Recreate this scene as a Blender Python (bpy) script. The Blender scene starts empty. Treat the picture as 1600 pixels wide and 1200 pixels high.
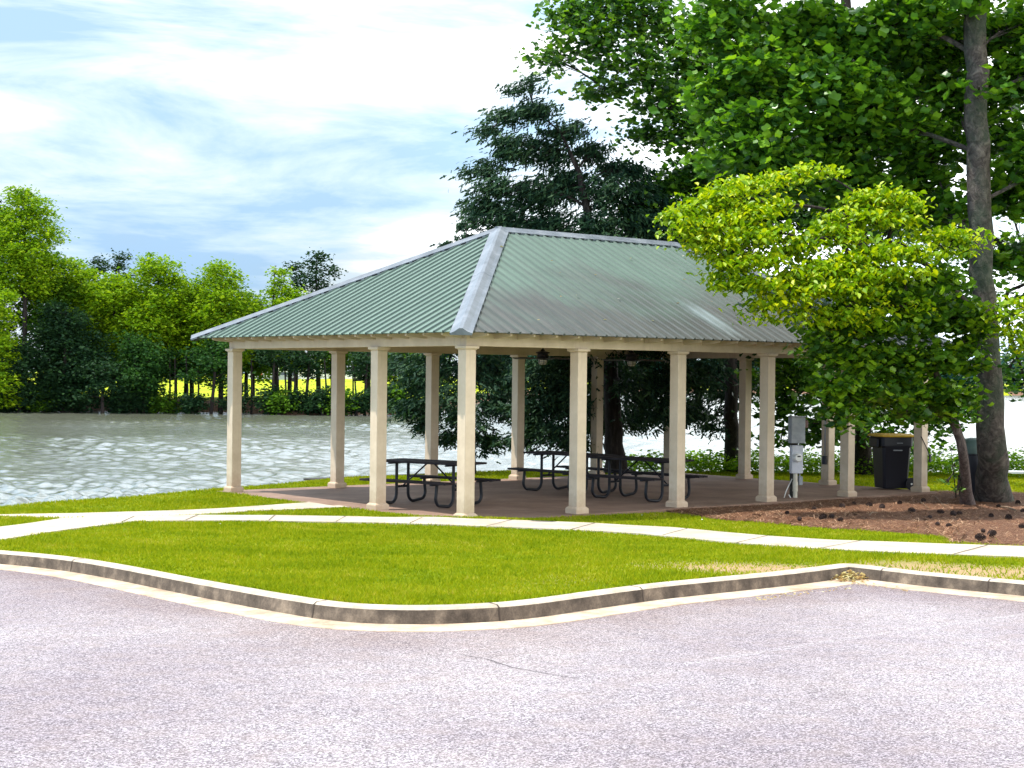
import bpy, math, random
import numpy as np
from mathutils import Vector, Matrix
R = math.radians
scene = bpy.context.scene
random.seed(7)
rng = np.random.default_rng(11)

# ------------------------------------------------------------------ camera
FPX = 2501.45
CAM = np.array([-15.258, -19.373, 2.235])
YAW, PITCH, ROLL = 0.69605, -0.00473, 0.010693
fw = np.array([math.cos(PITCH)*math.sin(YAW), math.cos(PITCH)*math.cos(YAW), math.sin(PITCH)])
_r = np.array([math.cos(YAW), -math.sin(YAW), 0.0]); _u = np.cross(_r, fw)
rt = _r*math.cos(ROLL) + _u*math.sin(ROLL); up = -_r*math.sin(ROLL) + _u*math.cos(ROLL)
cam = bpy.data.cameras.new("camera"); co = bpy.data.objects.new("camera", cam)
scene.collection.objects.link(co); scene.camera = co
cam.sensor_width = 36; cam.lens = FPX/1600*36; cam.clip_start = .1; cam.clip_end = 5000
m = Matrix.Identity(4)
for i in range(3):
    m[i][0] = rt[i]; m[i][1] = up[i]; m[i][2] = -fw[i]; m[i][3] = CAM[i]
co.matrix_world = m
# ------------------------------------------------------------------ light
SUN = Vector((-.36, .26, 1)).normalized()
sl = bpy.data.lights.new("sun", 'SUN'); sl.energy = 5.0; sl.angle = R(.5); sl.color = (1, .955, .88)
so = bpy.data.objects.new("sun", sl); scene.collection.objects.link(so)
so.rotation_euler = SUN.to_track_quat('Z', 'Y').to_euler(); so.location = (0, 0, 60)
world = bpy.data.worlds.new("World"); scene.world = world; world.use_nodes = True
scene.view_settings.view_transform = 'Standard'; scene.view_settings.look = 'None'
scene.view_settings.exposure = 0.44; scene.view_settings.gamma = 1.0
def build_world():
    nt = world.node_tree; nt.nodes.clear(); N = nt.nodes.new; L = nt.links.new
    out = N('ShaderNodeOutputWorld')
    sky = N('ShaderNodeTexSky'); sky.sky_type = 'NISHITA'; sky.sun_disc = False
    sky.sun_elevation = math.asin(SUN.z); sky.sun_rotation = math.atan2(SUN.x, SUN.y)
    bg = N('ShaderNodeBackground'); bg.inputs[1].default_value = .085; L(sky.outputs[0], bg.inputs[0])
    tc = N('ShaderNodeTexCoord'); rot = N('ShaderNodeVectorRotate'); rot.rotation_type = 'Z_AXIS'
    rot.inputs['Angle'].default_value = YAW
    L(tc.outputs['Generated'], rot.inputs[0])
    def noise(sc, scale, det, rough, dist, off):
        mp = N('ShaderNodeMapping'); mp.inputs['Scale'].default_value = sc; mp.inputs['Location'].default_value = off
        L(rot.outputs[0], mp.inputs[0]); n = N('ShaderNodeTexNoise'); n.inputs['Scale'].default_value = scale
        n.inputs['Detail'].default_value = det; n.inputs['Roughness'].default_value = rough
        n.inputs['Distortion'].default_value = dist; L(mp.outputs[0], n.inputs[0]); return n
    n1 = noise((1, 1, 4.4), 4.6, 8, .60, .5, (1.3, .4, 2.02))
    r1 = N('ShaderNodeValToRGB'); r1.color_ramp.elements[0].position = .34; r1.color_ramp.elements[1].position = .66
    r1.color_ramp.elements[0].color = (.41, .60, .82, 1); r1.color_ramp.elements[1].color = (1.45, 1.45, 1.45, 1)
    e = r1.color_ramp.elements.new(.43); e.color = (.60, .75, .90, 1); e = r1.color_ramp.elements.new(.50); e.color = (.76, .83, .88, 1)
    sx = N('ShaderNodeSeparateXYZ'); L(rot.outputs[0], sx.inputs[0]); bias = N('ShaderNodeMath'); bias.operation = 'MULTIPLY_ADD'
    L(sx.outputs[0], bias.inputs[0]); bias.inputs[1].default_value = .22; L(n1.outputs[0], bias.inputs[2]); L(bias.outputs[0], r1.inputs[0])
    low = N('ShaderNodeMapRange'); low.inputs['From Min'].default_value = .045; low.inputs['From Max'].default_value = .15; L(sx.outputs[2], low.inputs[0])
    lr = N('ShaderNodeValToRGB'); lr.color_ramp.elements[0].color = (.74, .81, .86, 1); lr.color_ramp.elements[1].color = (1, 1, 1, 1); L(low.outputs[0], lr.inputs[0])
    lm = N('ShaderNodeMix'); lm.data_type = 'RGBA'; lm.blend_type = 'MULTIPLY'; lm.inputs[0].default_value = .8; L(r1.outputs[0], lm.inputs[6]); L(lr.outputs[0], lm.inputs[7])
    n2 = noise((1, 1, 2.6), 2.6, 6, .55, .2, (4.1, 2.2, .7))
    r2 = N('ShaderNodeValToRGB'); r2.color_ramp.elements[0].position = .30; r2.color_ramp.elements[1].position = .46
    L(n2.outputs[0], r2.inputs[0])
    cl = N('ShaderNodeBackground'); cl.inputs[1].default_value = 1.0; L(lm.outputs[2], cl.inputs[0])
    # cloud brighter to the right; unseen glow added left-rear to light column faces
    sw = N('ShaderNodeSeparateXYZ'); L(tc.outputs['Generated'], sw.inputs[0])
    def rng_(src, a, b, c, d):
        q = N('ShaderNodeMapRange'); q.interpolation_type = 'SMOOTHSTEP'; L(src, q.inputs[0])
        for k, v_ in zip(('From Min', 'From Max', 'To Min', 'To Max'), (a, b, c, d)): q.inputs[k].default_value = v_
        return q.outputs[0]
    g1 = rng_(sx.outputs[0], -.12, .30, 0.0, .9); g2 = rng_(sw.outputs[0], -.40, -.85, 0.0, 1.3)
    g3_ = N('ShaderNodeMath'); g3_.operation = 'MULTIPLY'; L(rng_(sx.outputs[2], .22, .34, 0.0, 1.35), g3_.inputs[0]); L(rng_(sx.outputs[1], .25, .65, 0.0, 1.0), g3_.inputs[1])  # unseen bright sky high ahead, added to whiten the lake
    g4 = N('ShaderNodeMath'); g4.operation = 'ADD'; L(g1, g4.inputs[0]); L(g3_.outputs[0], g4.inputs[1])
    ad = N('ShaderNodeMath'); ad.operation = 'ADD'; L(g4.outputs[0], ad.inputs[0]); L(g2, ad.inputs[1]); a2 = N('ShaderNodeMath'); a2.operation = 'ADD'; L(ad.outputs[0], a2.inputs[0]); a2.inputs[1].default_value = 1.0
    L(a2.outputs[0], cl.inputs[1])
    # thinner cloud overhead
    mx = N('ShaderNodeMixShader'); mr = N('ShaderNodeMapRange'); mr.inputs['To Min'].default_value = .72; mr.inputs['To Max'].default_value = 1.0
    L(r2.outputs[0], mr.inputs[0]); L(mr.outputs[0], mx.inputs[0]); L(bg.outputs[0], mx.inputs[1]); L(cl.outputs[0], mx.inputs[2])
    sep = N('ShaderNodeSeparateXYZ'); L(tc.outputs['Generated'], sep.inputs[0])
    h = N('ShaderNodeMapRange'); h.inputs['From Min'].default_value = .5; h.inputs['From Max'].default_value = .85
    h.inputs['To Min'].default_value = 0.0; h.inputs['To Max'].default_value = .93; L(sep.outputs[2], h.inputs[0])
    mx2 = N('ShaderNodeMixShader'); L(h.outputs[0], mx2.inputs[0]); L(mx.outputs[0], mx2.inputs[1]); L(bg.outputs[0], mx2.inputs[2])
    L(mx2.outputs[0], out.inputs[0])
build_world()

# ------------------------------------------------------------------ helpers
COL = scene.collection
def tag(o, label=None, cat=None, group=None, kind=None):
    if label: o['label'] = label
    if cat: o['category'] = cat
    if group: o['group'] = group
    if kind: o['kind'] = kind
    return o
def empty(name, loc, label, cat, group=None, rz=0):
    o = bpy.data.objects.new(name, None); COL.objects.link(o); o.empty_display_size = .3
    o.location = loc; o.rotation_euler = (0, 0, rz); return tag(o, label, cat, group)
def link(name, me, parent=None, mats=()):
    o = bpy.data.objects.new(name, me); COL.objects.link(o)
    for mm in mats: me.materials.append(mm)
    if parent is not None: o.parent = parent
    return o
def np_mesh(name, verts, faces, fidx=None, smooth=False, uv=None):
    """verts (n,3); faces: array (k,m) all with m corners or list of lists"""
    me = bpy.data.meshes.new(name)
    verts = np.asarray(verts, dtype=np.float32)
    if isinstance(faces, np.ndarray):
        k, mm = faces.shape; loops = faces.reshape(-1).astype(np.int32)
        starts = np.arange(0, k*mm, mm, dtype=np.int32)
    else:
        loops = np.array([i for f in faces for i in f], dtype=np.int32)
        ln = np.array([len(f) for f in faces]); starts = np.concatenate([[0], np.cumsum(ln)[:-1]]).astype(np.int32); k = len(faces)
    me.vertices.add(len(verts)); me.vertices.foreach_set('co', verts.reshape(-1))
    me.loops.add(len(loops)); me.loops.foreach_set('vertex_index', loops)
    me.polygons.add(k); me.polygons.foreach_set('loop_start', starts)
    if fidx is not None: me.polygons.foreach_set('material_index', np.asarray(fidx, dtype=np.int32))
    me.update(calc_edges=True)
    me.polygons.foreach_set('use_smooth', np.full(k, smooth, dtype=bool))
    if uv is not None:
        l = me.uv_layers.new(name='UVMap'); l.data.foreach_set('uv', np.asarray(uv, dtype=np.float32).reshape(-1))
    me.validate()
    return me
class MB:
    def __init__(s): s.v = []; s.f = []; s.m = []
    def add(s, vs, fs, mi=0):
        b = len(s.v); s.v += [tuple(map(float, p)) for p in vs]; s.f += [[b+i for i in f] for f in fs]; s.m += [mi]*len(fs)
    def box(s, x0, x1, y0, y1, z0, z1, mi=0, c=0.0):
        if c <= 0:
            vs = [(x, y, z) for z in (z0, z1) for y in (y0, y1) for x in (x0, x1)]
            s.add(vs, [(0, 2, 3, 1), (4, 5, 7, 6), (0, 1, 5, 4), (2, 6, 7, 3), (0, 4, 6, 2), (1, 3, 7, 5)], mi)
        else:   # box with chamfered upright edges and top
            def ring(d, z): return [(x0+d+c, y0+d, z), (x1-d-c, y0+d, z), (x1-d, y0+d+c, z), (x1-d, y1-d-c, z), (x1-d-c, y1-d, z), (x0+d+c, y1-d, z), (x0+d, y1-d-c, z), (x0+d, y0+d+c, z)]
            rs = [ring(c, z0), ring(0, z0+c), ring(0, z1-c), ring(c, z1)]
            s.rings(rs, mi, True, True)
    def rings(s, rs, mi=0, cap0=True, cap1=True):
        n = len(rs[0]); fs = []
        for k in range(len(rs)-1):
            for i in range(n):
                j = (i+1) % n; fs.append((k*n+i, k*n+j, (k+1)*n+j, (k+1)*n+i))
        if cap0: fs.append(tuple(reversed(range(n))))
        if cap1: fs.append(tuple((len(rs)-1)*n+i for i in range(n)))
        s.add([p for r in rs for p in r], fs, mi)
    def tube(s, pts, rad, n=8, mi=0, caps=True):
        pts = [Vector(p) for p in pts]
        if not hasattr(rad, '__len__'): rad = [rad]*len(pts)
        t = (pts[1]-pts[0]).normalized(); a = t.orthogonal().normalized(); rs = []
        for i, p in enumerate(pts):
            if i == 0: t = pts[1]-pts[0]
            elif i == len(pts)-1: t = pts[-1]-pts[-2]
            else: t = (pts[i+1]-pts[i]).normalized() + (pts[i]-pts[i-1]).normalized()
            if t.length < 1e-9: t = Vector((0, 0, 1))
            t.normalize(); a = (a - t*a.dot(t)); a = a.normalized() if a.length > 1e-6 else t.orthogonal().normalized(); b = t.cross(a)
            rs.append([p + (a*math.cos(2*math.pi*k/n) + b*math.sin(2*math.pi*k/n))*rad[i] for k in range(n)])
        s.rings(rs, mi, caps, caps)
    def lathe(s, prof, n=20, cx=0, cy=0, mi=0):
        s.rings([[(cx+r*math.cos(2*math.pi*k/n), cy+r*math.sin(2*math.pi*k/n), z) for k in range(n)] for r, z in prof], mi)
    def obj(s, name, mats, parent=None, smooth=False, loc=None):
        me = np_mesh(name, s.v, s.f, s.m, smooth)
        if not isinstance(mats, (list, tuple)): mats = [mats]
        o = link(name, me, parent, mats)
        if loc: o.location = loc
        return o
def smooth_by_angle(o, ang=40):
    me = o.data; me.polygons.foreach_set('use_smooth', [True]*len(me.polygons))
    try: me.set_sharp_from_angle(angle=R(ang))
    except Exception: pass
    return o
def copy_tree(o, parent=None):
    c = o.copy(); COL.objects.link(c); c.parent = parent
    for ch in o.children: copy_tree(ch, c)
    return c

# placement helpers: (u, v) = metres right of / in front of the view point, on the ground
cy_, sy_ = math.cos(YAW), math.sin(YAW)
def W2(u, v): return np.stack([CAM[0] + u*cy_ + v*sy_, CAM[1] - u*sy_ + v*cy_], -1)
def UV2(x, y):
    dx = x-CAM[0]; dy = y-CAM[1]; return dx*cy_ - dy*sy_, dx*sy_ + dy*cy_
def ray(x, y): return fw*FPX + rt*(x-800) - up*(y-600)
def at(x, y, v):            # a point at distance v along the view
    d = ray(x, y); return CAM + d*(v/FPX)
def on_z(x, y, z):
    d = ray(x, y); return CAM + d*((z-CAM[2])/d[2])
def sstep(t): t = np.clip(t, 0, 1); return t*t*(3-2*t)
LX, WY, B = 11.87, 7.27, 2.3337       # outer size of the column grid, bay
def lawn_z(v): return np.where(v < 24, .37-.0325*(v-12.6), .37-.0325*11.4)

def iter_ground(x, y):
    z = 0.2
    for _ in range(12):
        P = on_z(x, y, z); u, v = UV2(P[0], P[1]); z = float(lawn_z(np.array(v)))
    return u, v
# kerb (back edge of its top), as seen along the lawn
KPX = [(0, 861.5), (60, 866), (125, 874), (190, 885), (250, 895.5), (375, 917.5), (440, 930), (500, 940.5), (530, 944.5), (560, 947.3), (600, 949.2), (660, 949.4), (725, 947), (800, 942), (900, 929),
       (1000, 917), (1100, 907), (1200, 896), (1260, 889), (1300, 884), (1318, 882.5), (1340, 883.5), (1385, 888), (1440, 894), (1500, 899.5), (1600, 909)]
K = np.array([iter_ground(x, y) for x, y in KPX])
d0 = (K[0]-K[2]); d1 = (K[-1]-K[-4])
d0 /= np.hypot(*d0); d1 /= np.hypot(*d1)
K = np.vstack([K[0]+d0*np.array([[60], [20], [6]]), K, K[-1]+d1*np.array([[5], [15], [50]])])
def chaikin(P):
    out = [P[0]]
    for a, b in zip(P[:-1], P[1:]):
        if np.hypot(*(b-a)) > 4 : out += [a, b]
        else: out += [a*.75+b*.25, a*.25+b*.75]
    return np.array(out+[P[-1]])
K = chaikin(chaikin(K)); K = K[np.concatenate([[True], np.diff(K[:, 0]) > .02])]
tt = np.concatenate([[0], np.cumsum(np.hypot(*np.diff(K, axis=0).T))])
def kerb_v(u): return np.interp(u, K[:, 0], K[:, 1])
CREST = np.array([(-60, 12), (-30, 14), (-15, 18), (-11, 22.5), (-8.4, 26.4), (-5.5, 31.3), (-4.1, 34.2), (-2, 36.5), (0, 38), (3, 39.2), (6, 40.2), (14, 40.5), (30, 40), (80, 40), (1000, 60)])
def crest_v(u): return np.interp(u, CREST[:, 0], CREST[:, 1])
def shoreD(u, v):
    th = u/np.maximum(v, 1); return 150 + 280*sstep((th+.07)/.15) + 2.5*np.sin(th*60) + 3*np.sin(th*23+1)
def terrain(u, v):
    base = .37-.0325*(v-12.6)
    fl = -.015 - .07*sstep((u-.5)/3.0)
    z = np.maximum(base, fl); dd = base-fl; k = .06
    z = z + np.where(np.abs(dd) < k, (k-np.abs(dd))**2/(4*k), 0)
    z = z + .065*np.exp(-(((u+.74)/1.3)**2 + ((v-24.35)/.55)**2))
    z = z + .012*np.sin(u*1.1+.4)*np.sin(v*.9)
    # under the slab
    x = CAM[0]+u*cy_+v*sy_; y = CAM[1]-u*sy_+v*cy_
    ins = (x > 0.02) & (x < LX-.02) & (y > .02) & (y < WY-.02)
    z = np.where(ins, np.minimum(z, -.1), z)
    t = v-crest_v(u); z = z - 2.5*sstep(t/3.6)
    D = shoreD(u, v); tf = v-D
    far = 2.2*sstep(tf/4) + np.clip(tf-2, 0, 120)*.016 + .15*np.sin(u*.21)*sstep(tf/4)
    z = np.where(v > 60, -2.5+far, z)
    return z
def ground_z(x, y):
    u, v = UV2(x, y); return float(terrain(np.array(u), np.array(v)))
def G(x, y):                # ground point seen at a pixel of the photo
    z = 0.1
    for _ in range(25):
        P = on_z(x, y, z); z = .5*z+.5*ground_z(P[0], P[1])
    return np.array([P[0], P[1], z])

# ------------------------------------------------------------------ materials
def lin(r, g, b):
    f = lambda c: ((c/255+.055)/1.055)**2.4 if c > 10 else c/255/12.92
    return (f(r), f(g), f(b), 1)
def mat(name, col, rough=.7, metal=0.0, spec=.5):
    mm = bpy.data.materials.new(name); mm.use_nodes = True; b = mm.node_tree.nodes['Principled BSDF']
    b.inputs['Base Color'].default_value = (*col[:3], 1); b.inputs['Roughness'].default_value = rough; b.inputs['Metallic'].default_value = metal
    b.inputs['Specular IOR Level'].default_value = spec
    return mm
class NT:
    def __init__(s, mm): s.t = mm.node_tree; s.b = s.t.nodes['Principled BSDF']
    def n(s, typ, **kw):
        nd = s.t.nodes.new(typ)
        for k, v in kw.items():
            if k.startswith('i_'): nd.inputs[k[2:].replace('_', ' ')].default_value = v
            else: setattr(nd, k, v)
        return nd
    def l(s, a, b): s.t.links.new(a, b)
    def coords(s, kind='Object', scale=(1, 1, 1), loc=(0, 0, 0), rot=(0, 0, 0)):
        tc = s.n('ShaderNodeTexCoord'); mp = s.n('ShaderNodeMapping'); mp.inputs['Scale'].default_value = scale
        mp.inputs['Location'].default_value = loc; mp.inputs['Rotation'].default_value = rot
        s.l(tc.outputs[kind], mp.inputs[0]); return mp.outputs[0]
    def noise(s, vec, scale, det=4, rough=.55, dist=0):
        nd = s.n('ShaderNodeTexNoise'); nd.inputs['Scale'].default_value = scale; nd.inputs['Detail'].default_value = det
        nd.inputs['Roughness'].default_value = rough; nd.inputs['Distortion'].default_value = dist; s.l(vec, nd.inputs[0]); return nd.outputs[0]
    def ramp(s, fac, stops):
        r = s.n('ShaderNodeValToRGB'); e = r.color_ramp.elements
        e[0].position = stops[0][0]; e[0].color = (*stops[0][1][:3], 1); e[1].position = stops[-1][0]; e[1].color = (*stops[-1][1][:3], 1)
        for p, c in stops[1:-1]: x = e.new(p); x.color = (*c[:3], 1)
        s.l(fac, r.inputs[0]); return r.outputs[0]
    def mix(s, fac, a, b, mode='MIX'):
        mx = s.n('ShaderNodeMix'); mx.data_type = 'RGBA'; mx.blend_type = mode
        for sock, val in ((mx.inputs[0], fac), (mx.inputs[6], a), (mx.inputs[7], b)):
            if hasattr(val, 'links'): s.l(val, sock)
            elif isinstance(val, (int, float)): sock.default_value = val
            else: sock.default_value = (*val[:3], 1)
        return mx.outputs[2]
    def math(s, op, a, b=0.0, clamp=False):
        q = s.n('ShaderNodeMath', operation=op); q.use_clamp = clamp
        for i, val in enumerate((a, b)):
            if hasattr(val, 'links'): s.l(val, q.inputs[i])
            else: q.inputs[i].default_value = val
        return q.outputs[0]
    def bump(s, h, strength=.3, dist=.01):
        b = s.n('ShaderNodeBump'); b.inputs['Strength'].default_value = strength; b.inputs['Distance'].default_value = dist
        s.l(h, b.inputs['Height']); s.l(b.outputs[0], s.b.inputs['Normal'])
def g3(v): return (v, v, v)

def m_asphalt():
    mm = mat("asphalt", (.2, .19, .21), .85, spec=.3); t = NT(mm); c = t.coords()
    f = t.noise(c, 165, 3, .85); vo = t.n('ShaderNodeTexVoronoi'); vo.inputs['Scale'].default_value = 105; t.l(c, vo.inputs[0])
    sepc = t.n('ShaderNodeSeparateColor'); t.l(vo.outputs['Color'], sepc.inputs[0])
    a = t.math('ADD', t.math('MULTIPLY', f, .75), t.math('MULTIPLY', sepc.outputs[0], .30))
    col = t.ramp(a, [(.30, (.04, .034, .036)), (.44, (.19, .172, .19)), (.55, (.355, .325, .352)), (.68, (.74, .71, .74))])
    big = t.noise(t.coords(scale=(.35, .35, 1)), .9, 5, .6)
    col = t.mix(t.ramp(big, [(.35, g3(0)), (.65, g3(1))]), t.mix(1.0, col, (.70, .66, .70), 'MULTIPLY'), col)
    med = t.noise(c, 5, 4, .6)
    col = t.mix(t.ramp(med, [(.42, g3(0)), (.7, g3(.35))]), col, (.33, .27, .25))
    ed = t.n('ShaderNodeAttribute'); ed.attribute_name = 'grime'; gn = t.math('MULTIPLY', ed.outputs['Fac'], t.ramp(t.noise(c, 1.3, 5, .65), [(.3, g3(.5)), (.6, g3(1.0))]))
    col = t.mix(t.math('MULTIPLY', gn, .75), col, t.mix(1.0, col, (.62, .50, .44), 'MULTIPLY'))
    st = t.noise(t.coords(loc=(3, 7, 0)), .55, 6, .7); col = t.mix(t.ramp(st, [(.60, g3(0)), (.72, g3(.38))]), col, t.mix(1.0, col, (.50, .46, .46), 'MULTIPLY'))
    t.l(col, t.b.inputs['Base Color']); t.bump(a, .8, .012); return mm
def m_conc(name, c1, c2, c3, sc=3.0, rough=.8, speck=.5):
    mm = mat(name, c1, rough, spec=.25); t = NT(mm); c = t.coords()
    a = t.noise(c, sc, 6, .65); b = t.noise(c, sc*14, 3, .7)
    col = t.ramp(a, [(.3, c1), (.52, c2), (.72, c3)])
    col = t.mix(speck, col, t.ramp(b, [(.3, g3(.62)), (.7, g3(1.0))]), 'MULTIPLY')
    t.l(col, t.b.inputs['Base Color']); t.bump(b, .3, .006); return mm
def m_soil_grass():
    mm = mat("lawn_ground", (.1, .15, .02), .95, spec=.1); t = NT(mm); c = t.coords()
    a = t.noise(c, .55, 5, .6); b = t.noise(c, 7, 4, .7); f = t.noise(c, 60, 3, .7)
    col = t.ramp(a, [(.3, (.13, .205, .002)), (.5, (.19, .265, .003)), (.7, (.26, .31, .005))])
    col = t.mix(t.ramp(b, [(.55, g3(0)), (.8, g3(.5))]), col, (.22, .17, .06))
    col = t.mix(.75, col, t.ramp(f, [(.3, g3(.45)), (.7, g3(1.0))]), 'MULTIPLY')
    # dry bare patch beside the kerb, at its own place
    for (px, py, rx, ry, s) in ((1165, 889, 1.0, .75, .95), (1560, 895, 1.6, .8, .95), (1420, 882, .7, .5, .6), (885, 905, .35, .5, .35)):
        P = G(px, py); ge = t.n('ShaderNodeMapping', vector_type='TEXTURE')
        ge.inputs['Location'].default_value = P; ge.inputs['Rotation'].default_value = (0, 0, -YAW); ge.inputs['Scale'].default_value = (rx*1.6, ry*1.6, 5)
        tc = t.n('ShaderNodeTexCoord'); t.l(tc.outputs['Object'], ge.inputs[0])
        ln = t.n('ShaderNodeVectorMath', operation='LENGTH'); t.l(ge.outputs[0], ln.inputs[0])
        q = t.math('ADD', ln.outputs['Value'], t.math('MULTIPLY', t.math('SUBTRACT', b, .5), 1.4))
        col = t.mix(t.ramp(q, [(.35, g3(s)), (1.0, g3(0))]), col, t.ramp(f, [(.3, (.20, .12, .06)), (.7, (.52, .38, .22))]))
    # mud of the banks: by height
    geo = t.n('ShaderNodeNewGeometry'); sp = t.n('ShaderNodeSeparateXYZ'); t.l(geo.outputs['Position'], sp.inputs[0])
    hz = t.math('ADD', sp.outputs[2], t.math('MULTIPLY', t.math('SUBTRACT', a, .5), .5))
    md = t.n('ShaderNodeMapRange'); md.inputs['From Min'].default_value = -.35; md.inputs['From Max'].default_value = -.5; t.l(hz, md.inputs[0])
    col = t.mix(md.outputs[0], col, t.ramp(b, [(.35, (.10, .055, .035)), (.65, (.30, .18, .12))]))
    t.l(col, t.b.inputs['Base Color']); t.bump(f, .7, .02); return mm
def m_farlawn():
    mm = mat("far_lawn", (.25, .32, .01), .95, spec=.1); t = NT(mm); c = t.coords()
    a = t.noise(c, .12, 4, .6); t.l(t.ramp(a, [(.35, (.24, .33, .008)), (.6, (.36, .42, .010))]), t.b.inputs['Base Color']); return mm
def m_mulch():
    mm = mat("pine_straw", (.2, .1, .06), .95, spec=.15); t = NT(mm)
    c = t.coords(); w = t.noise(c, 3, 3, .6)
    v = t.n('ShaderNodeTexVoronoi', feature='DISTANCE_TO_EDGE'); v.inputs['Scale'].default_value = 26
    mp = t.n('ShaderNodeMapping'); mp.inputs['Scale'].default_value = (1, .35, 1)
    rz = t.n('ShaderNodeVectorRotate', rotation_type='Z_AXIS'); t.l(c, rz.inputs[0]); t.l(t.math('MULTIPLY', w, 9), rz.inputs['Angle'])
    t.l(rz.outputs[0], mp.inputs[0]); t.l(mp.outputs[0], v.inputs[0])
    f = t.noise(c, 38, 4, .8)
    col = t.ramp(f, [(.3, (.035, .016, .009)), (.48, (.15, .072, .042)), (.6, (.28, .15, .09)), (.75, (.52, .33, .21))])
    col = t.mix(.5, col, t.ramp(v.outputs[0], [(.0, g3(.35)), (.25, g3(1))]), 'MULTIPLY')
    t.l(col, t.b.inputs['Base Color']); t.bump(f, 1.0, .03); return mm
def m_water():
    mm = mat("lake_water", (.03, .035, .018), .16, spec=.5); t = NT(mm)
    t.b.inputs['IOR'].default_value = 2.1
    c = t.coords(rot=(0, 0, YAW)); mp = t.n('ShaderNodeMapping'); mp.inputs['Scale'].default_value = (.8, 1.0, 1); t.l(c, mp.inputs[0])
    a = t.noise(mp.outputs[0], 4.5, 4, .6, .6); b = t.noise(mp.outputs[0], .33, 4, .6, .5); big = t.noise(mp.outputs[0], .03, 3, .5)
    t.l(t.ramp(big, [(.3, (.08, .088, .055)), (.7, (.13, .14, .115))]), t.b.inputs['Base Color'])
    h = t.math('ADD', a, t.math('MULTIPLY', b, 1.6)); bm = t.n('ShaderNodeBump'); bm.inputs['Distance'].default_value = .035
    t.l(t.ramp(big, [(.3, g3(.35)), (.7, g3(1))]), bm.inputs['Strength']); t.l(h, bm.inputs['Height']); t.l(bm.outputs[0], t.b.inputs['Normal']); return mm
def m_paint():
    mm = mat("cream_painted_wood", (.62, .53, .42), .6, spec=.35); t = NT(mm); c = t.coords('Object')
    a = t.noise(c, 2.2, 5, .65); st = t.noise(t.coords('Object', (14, 14, .8)), 1.0, 4, .6)
    col = t.ramp(a, [(.3, (.49, .39, .28)), (.6, (.60, .49, .365)), (.8, (.68, .575, .44))])
    col = t.mix(t.ramp(st, [(.56, g3(0)), (.75, g3(.32))]), col, (.36, .29, .21))
    tc2 = t.n('ShaderNodeTexCoord'); s3 = t.n('ShaderNodeSeparateXYZ'); t.l(tc2.outputs['Object'], s3.inputs[0])
    low = t.n('ShaderNodeMapRange'); low.inputs['From Min'].default_value = .42; low.inputs['From Max'].default_value = .02; t.l(t.math('ADD', s3.outputs[2], t.math('MULTIPLY', t.math('SUBTRACT', t.noise(c, 9, 4, .7), .5), .5)), low.inputs[0])
    col = t.mix(t.math('MULTIPLY', low.outputs[0], .5), col, (.34, .22, .14))
    t.l(col, t.b.inputs['Base Color']); t.bump(st, .15, .004); return mm
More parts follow.
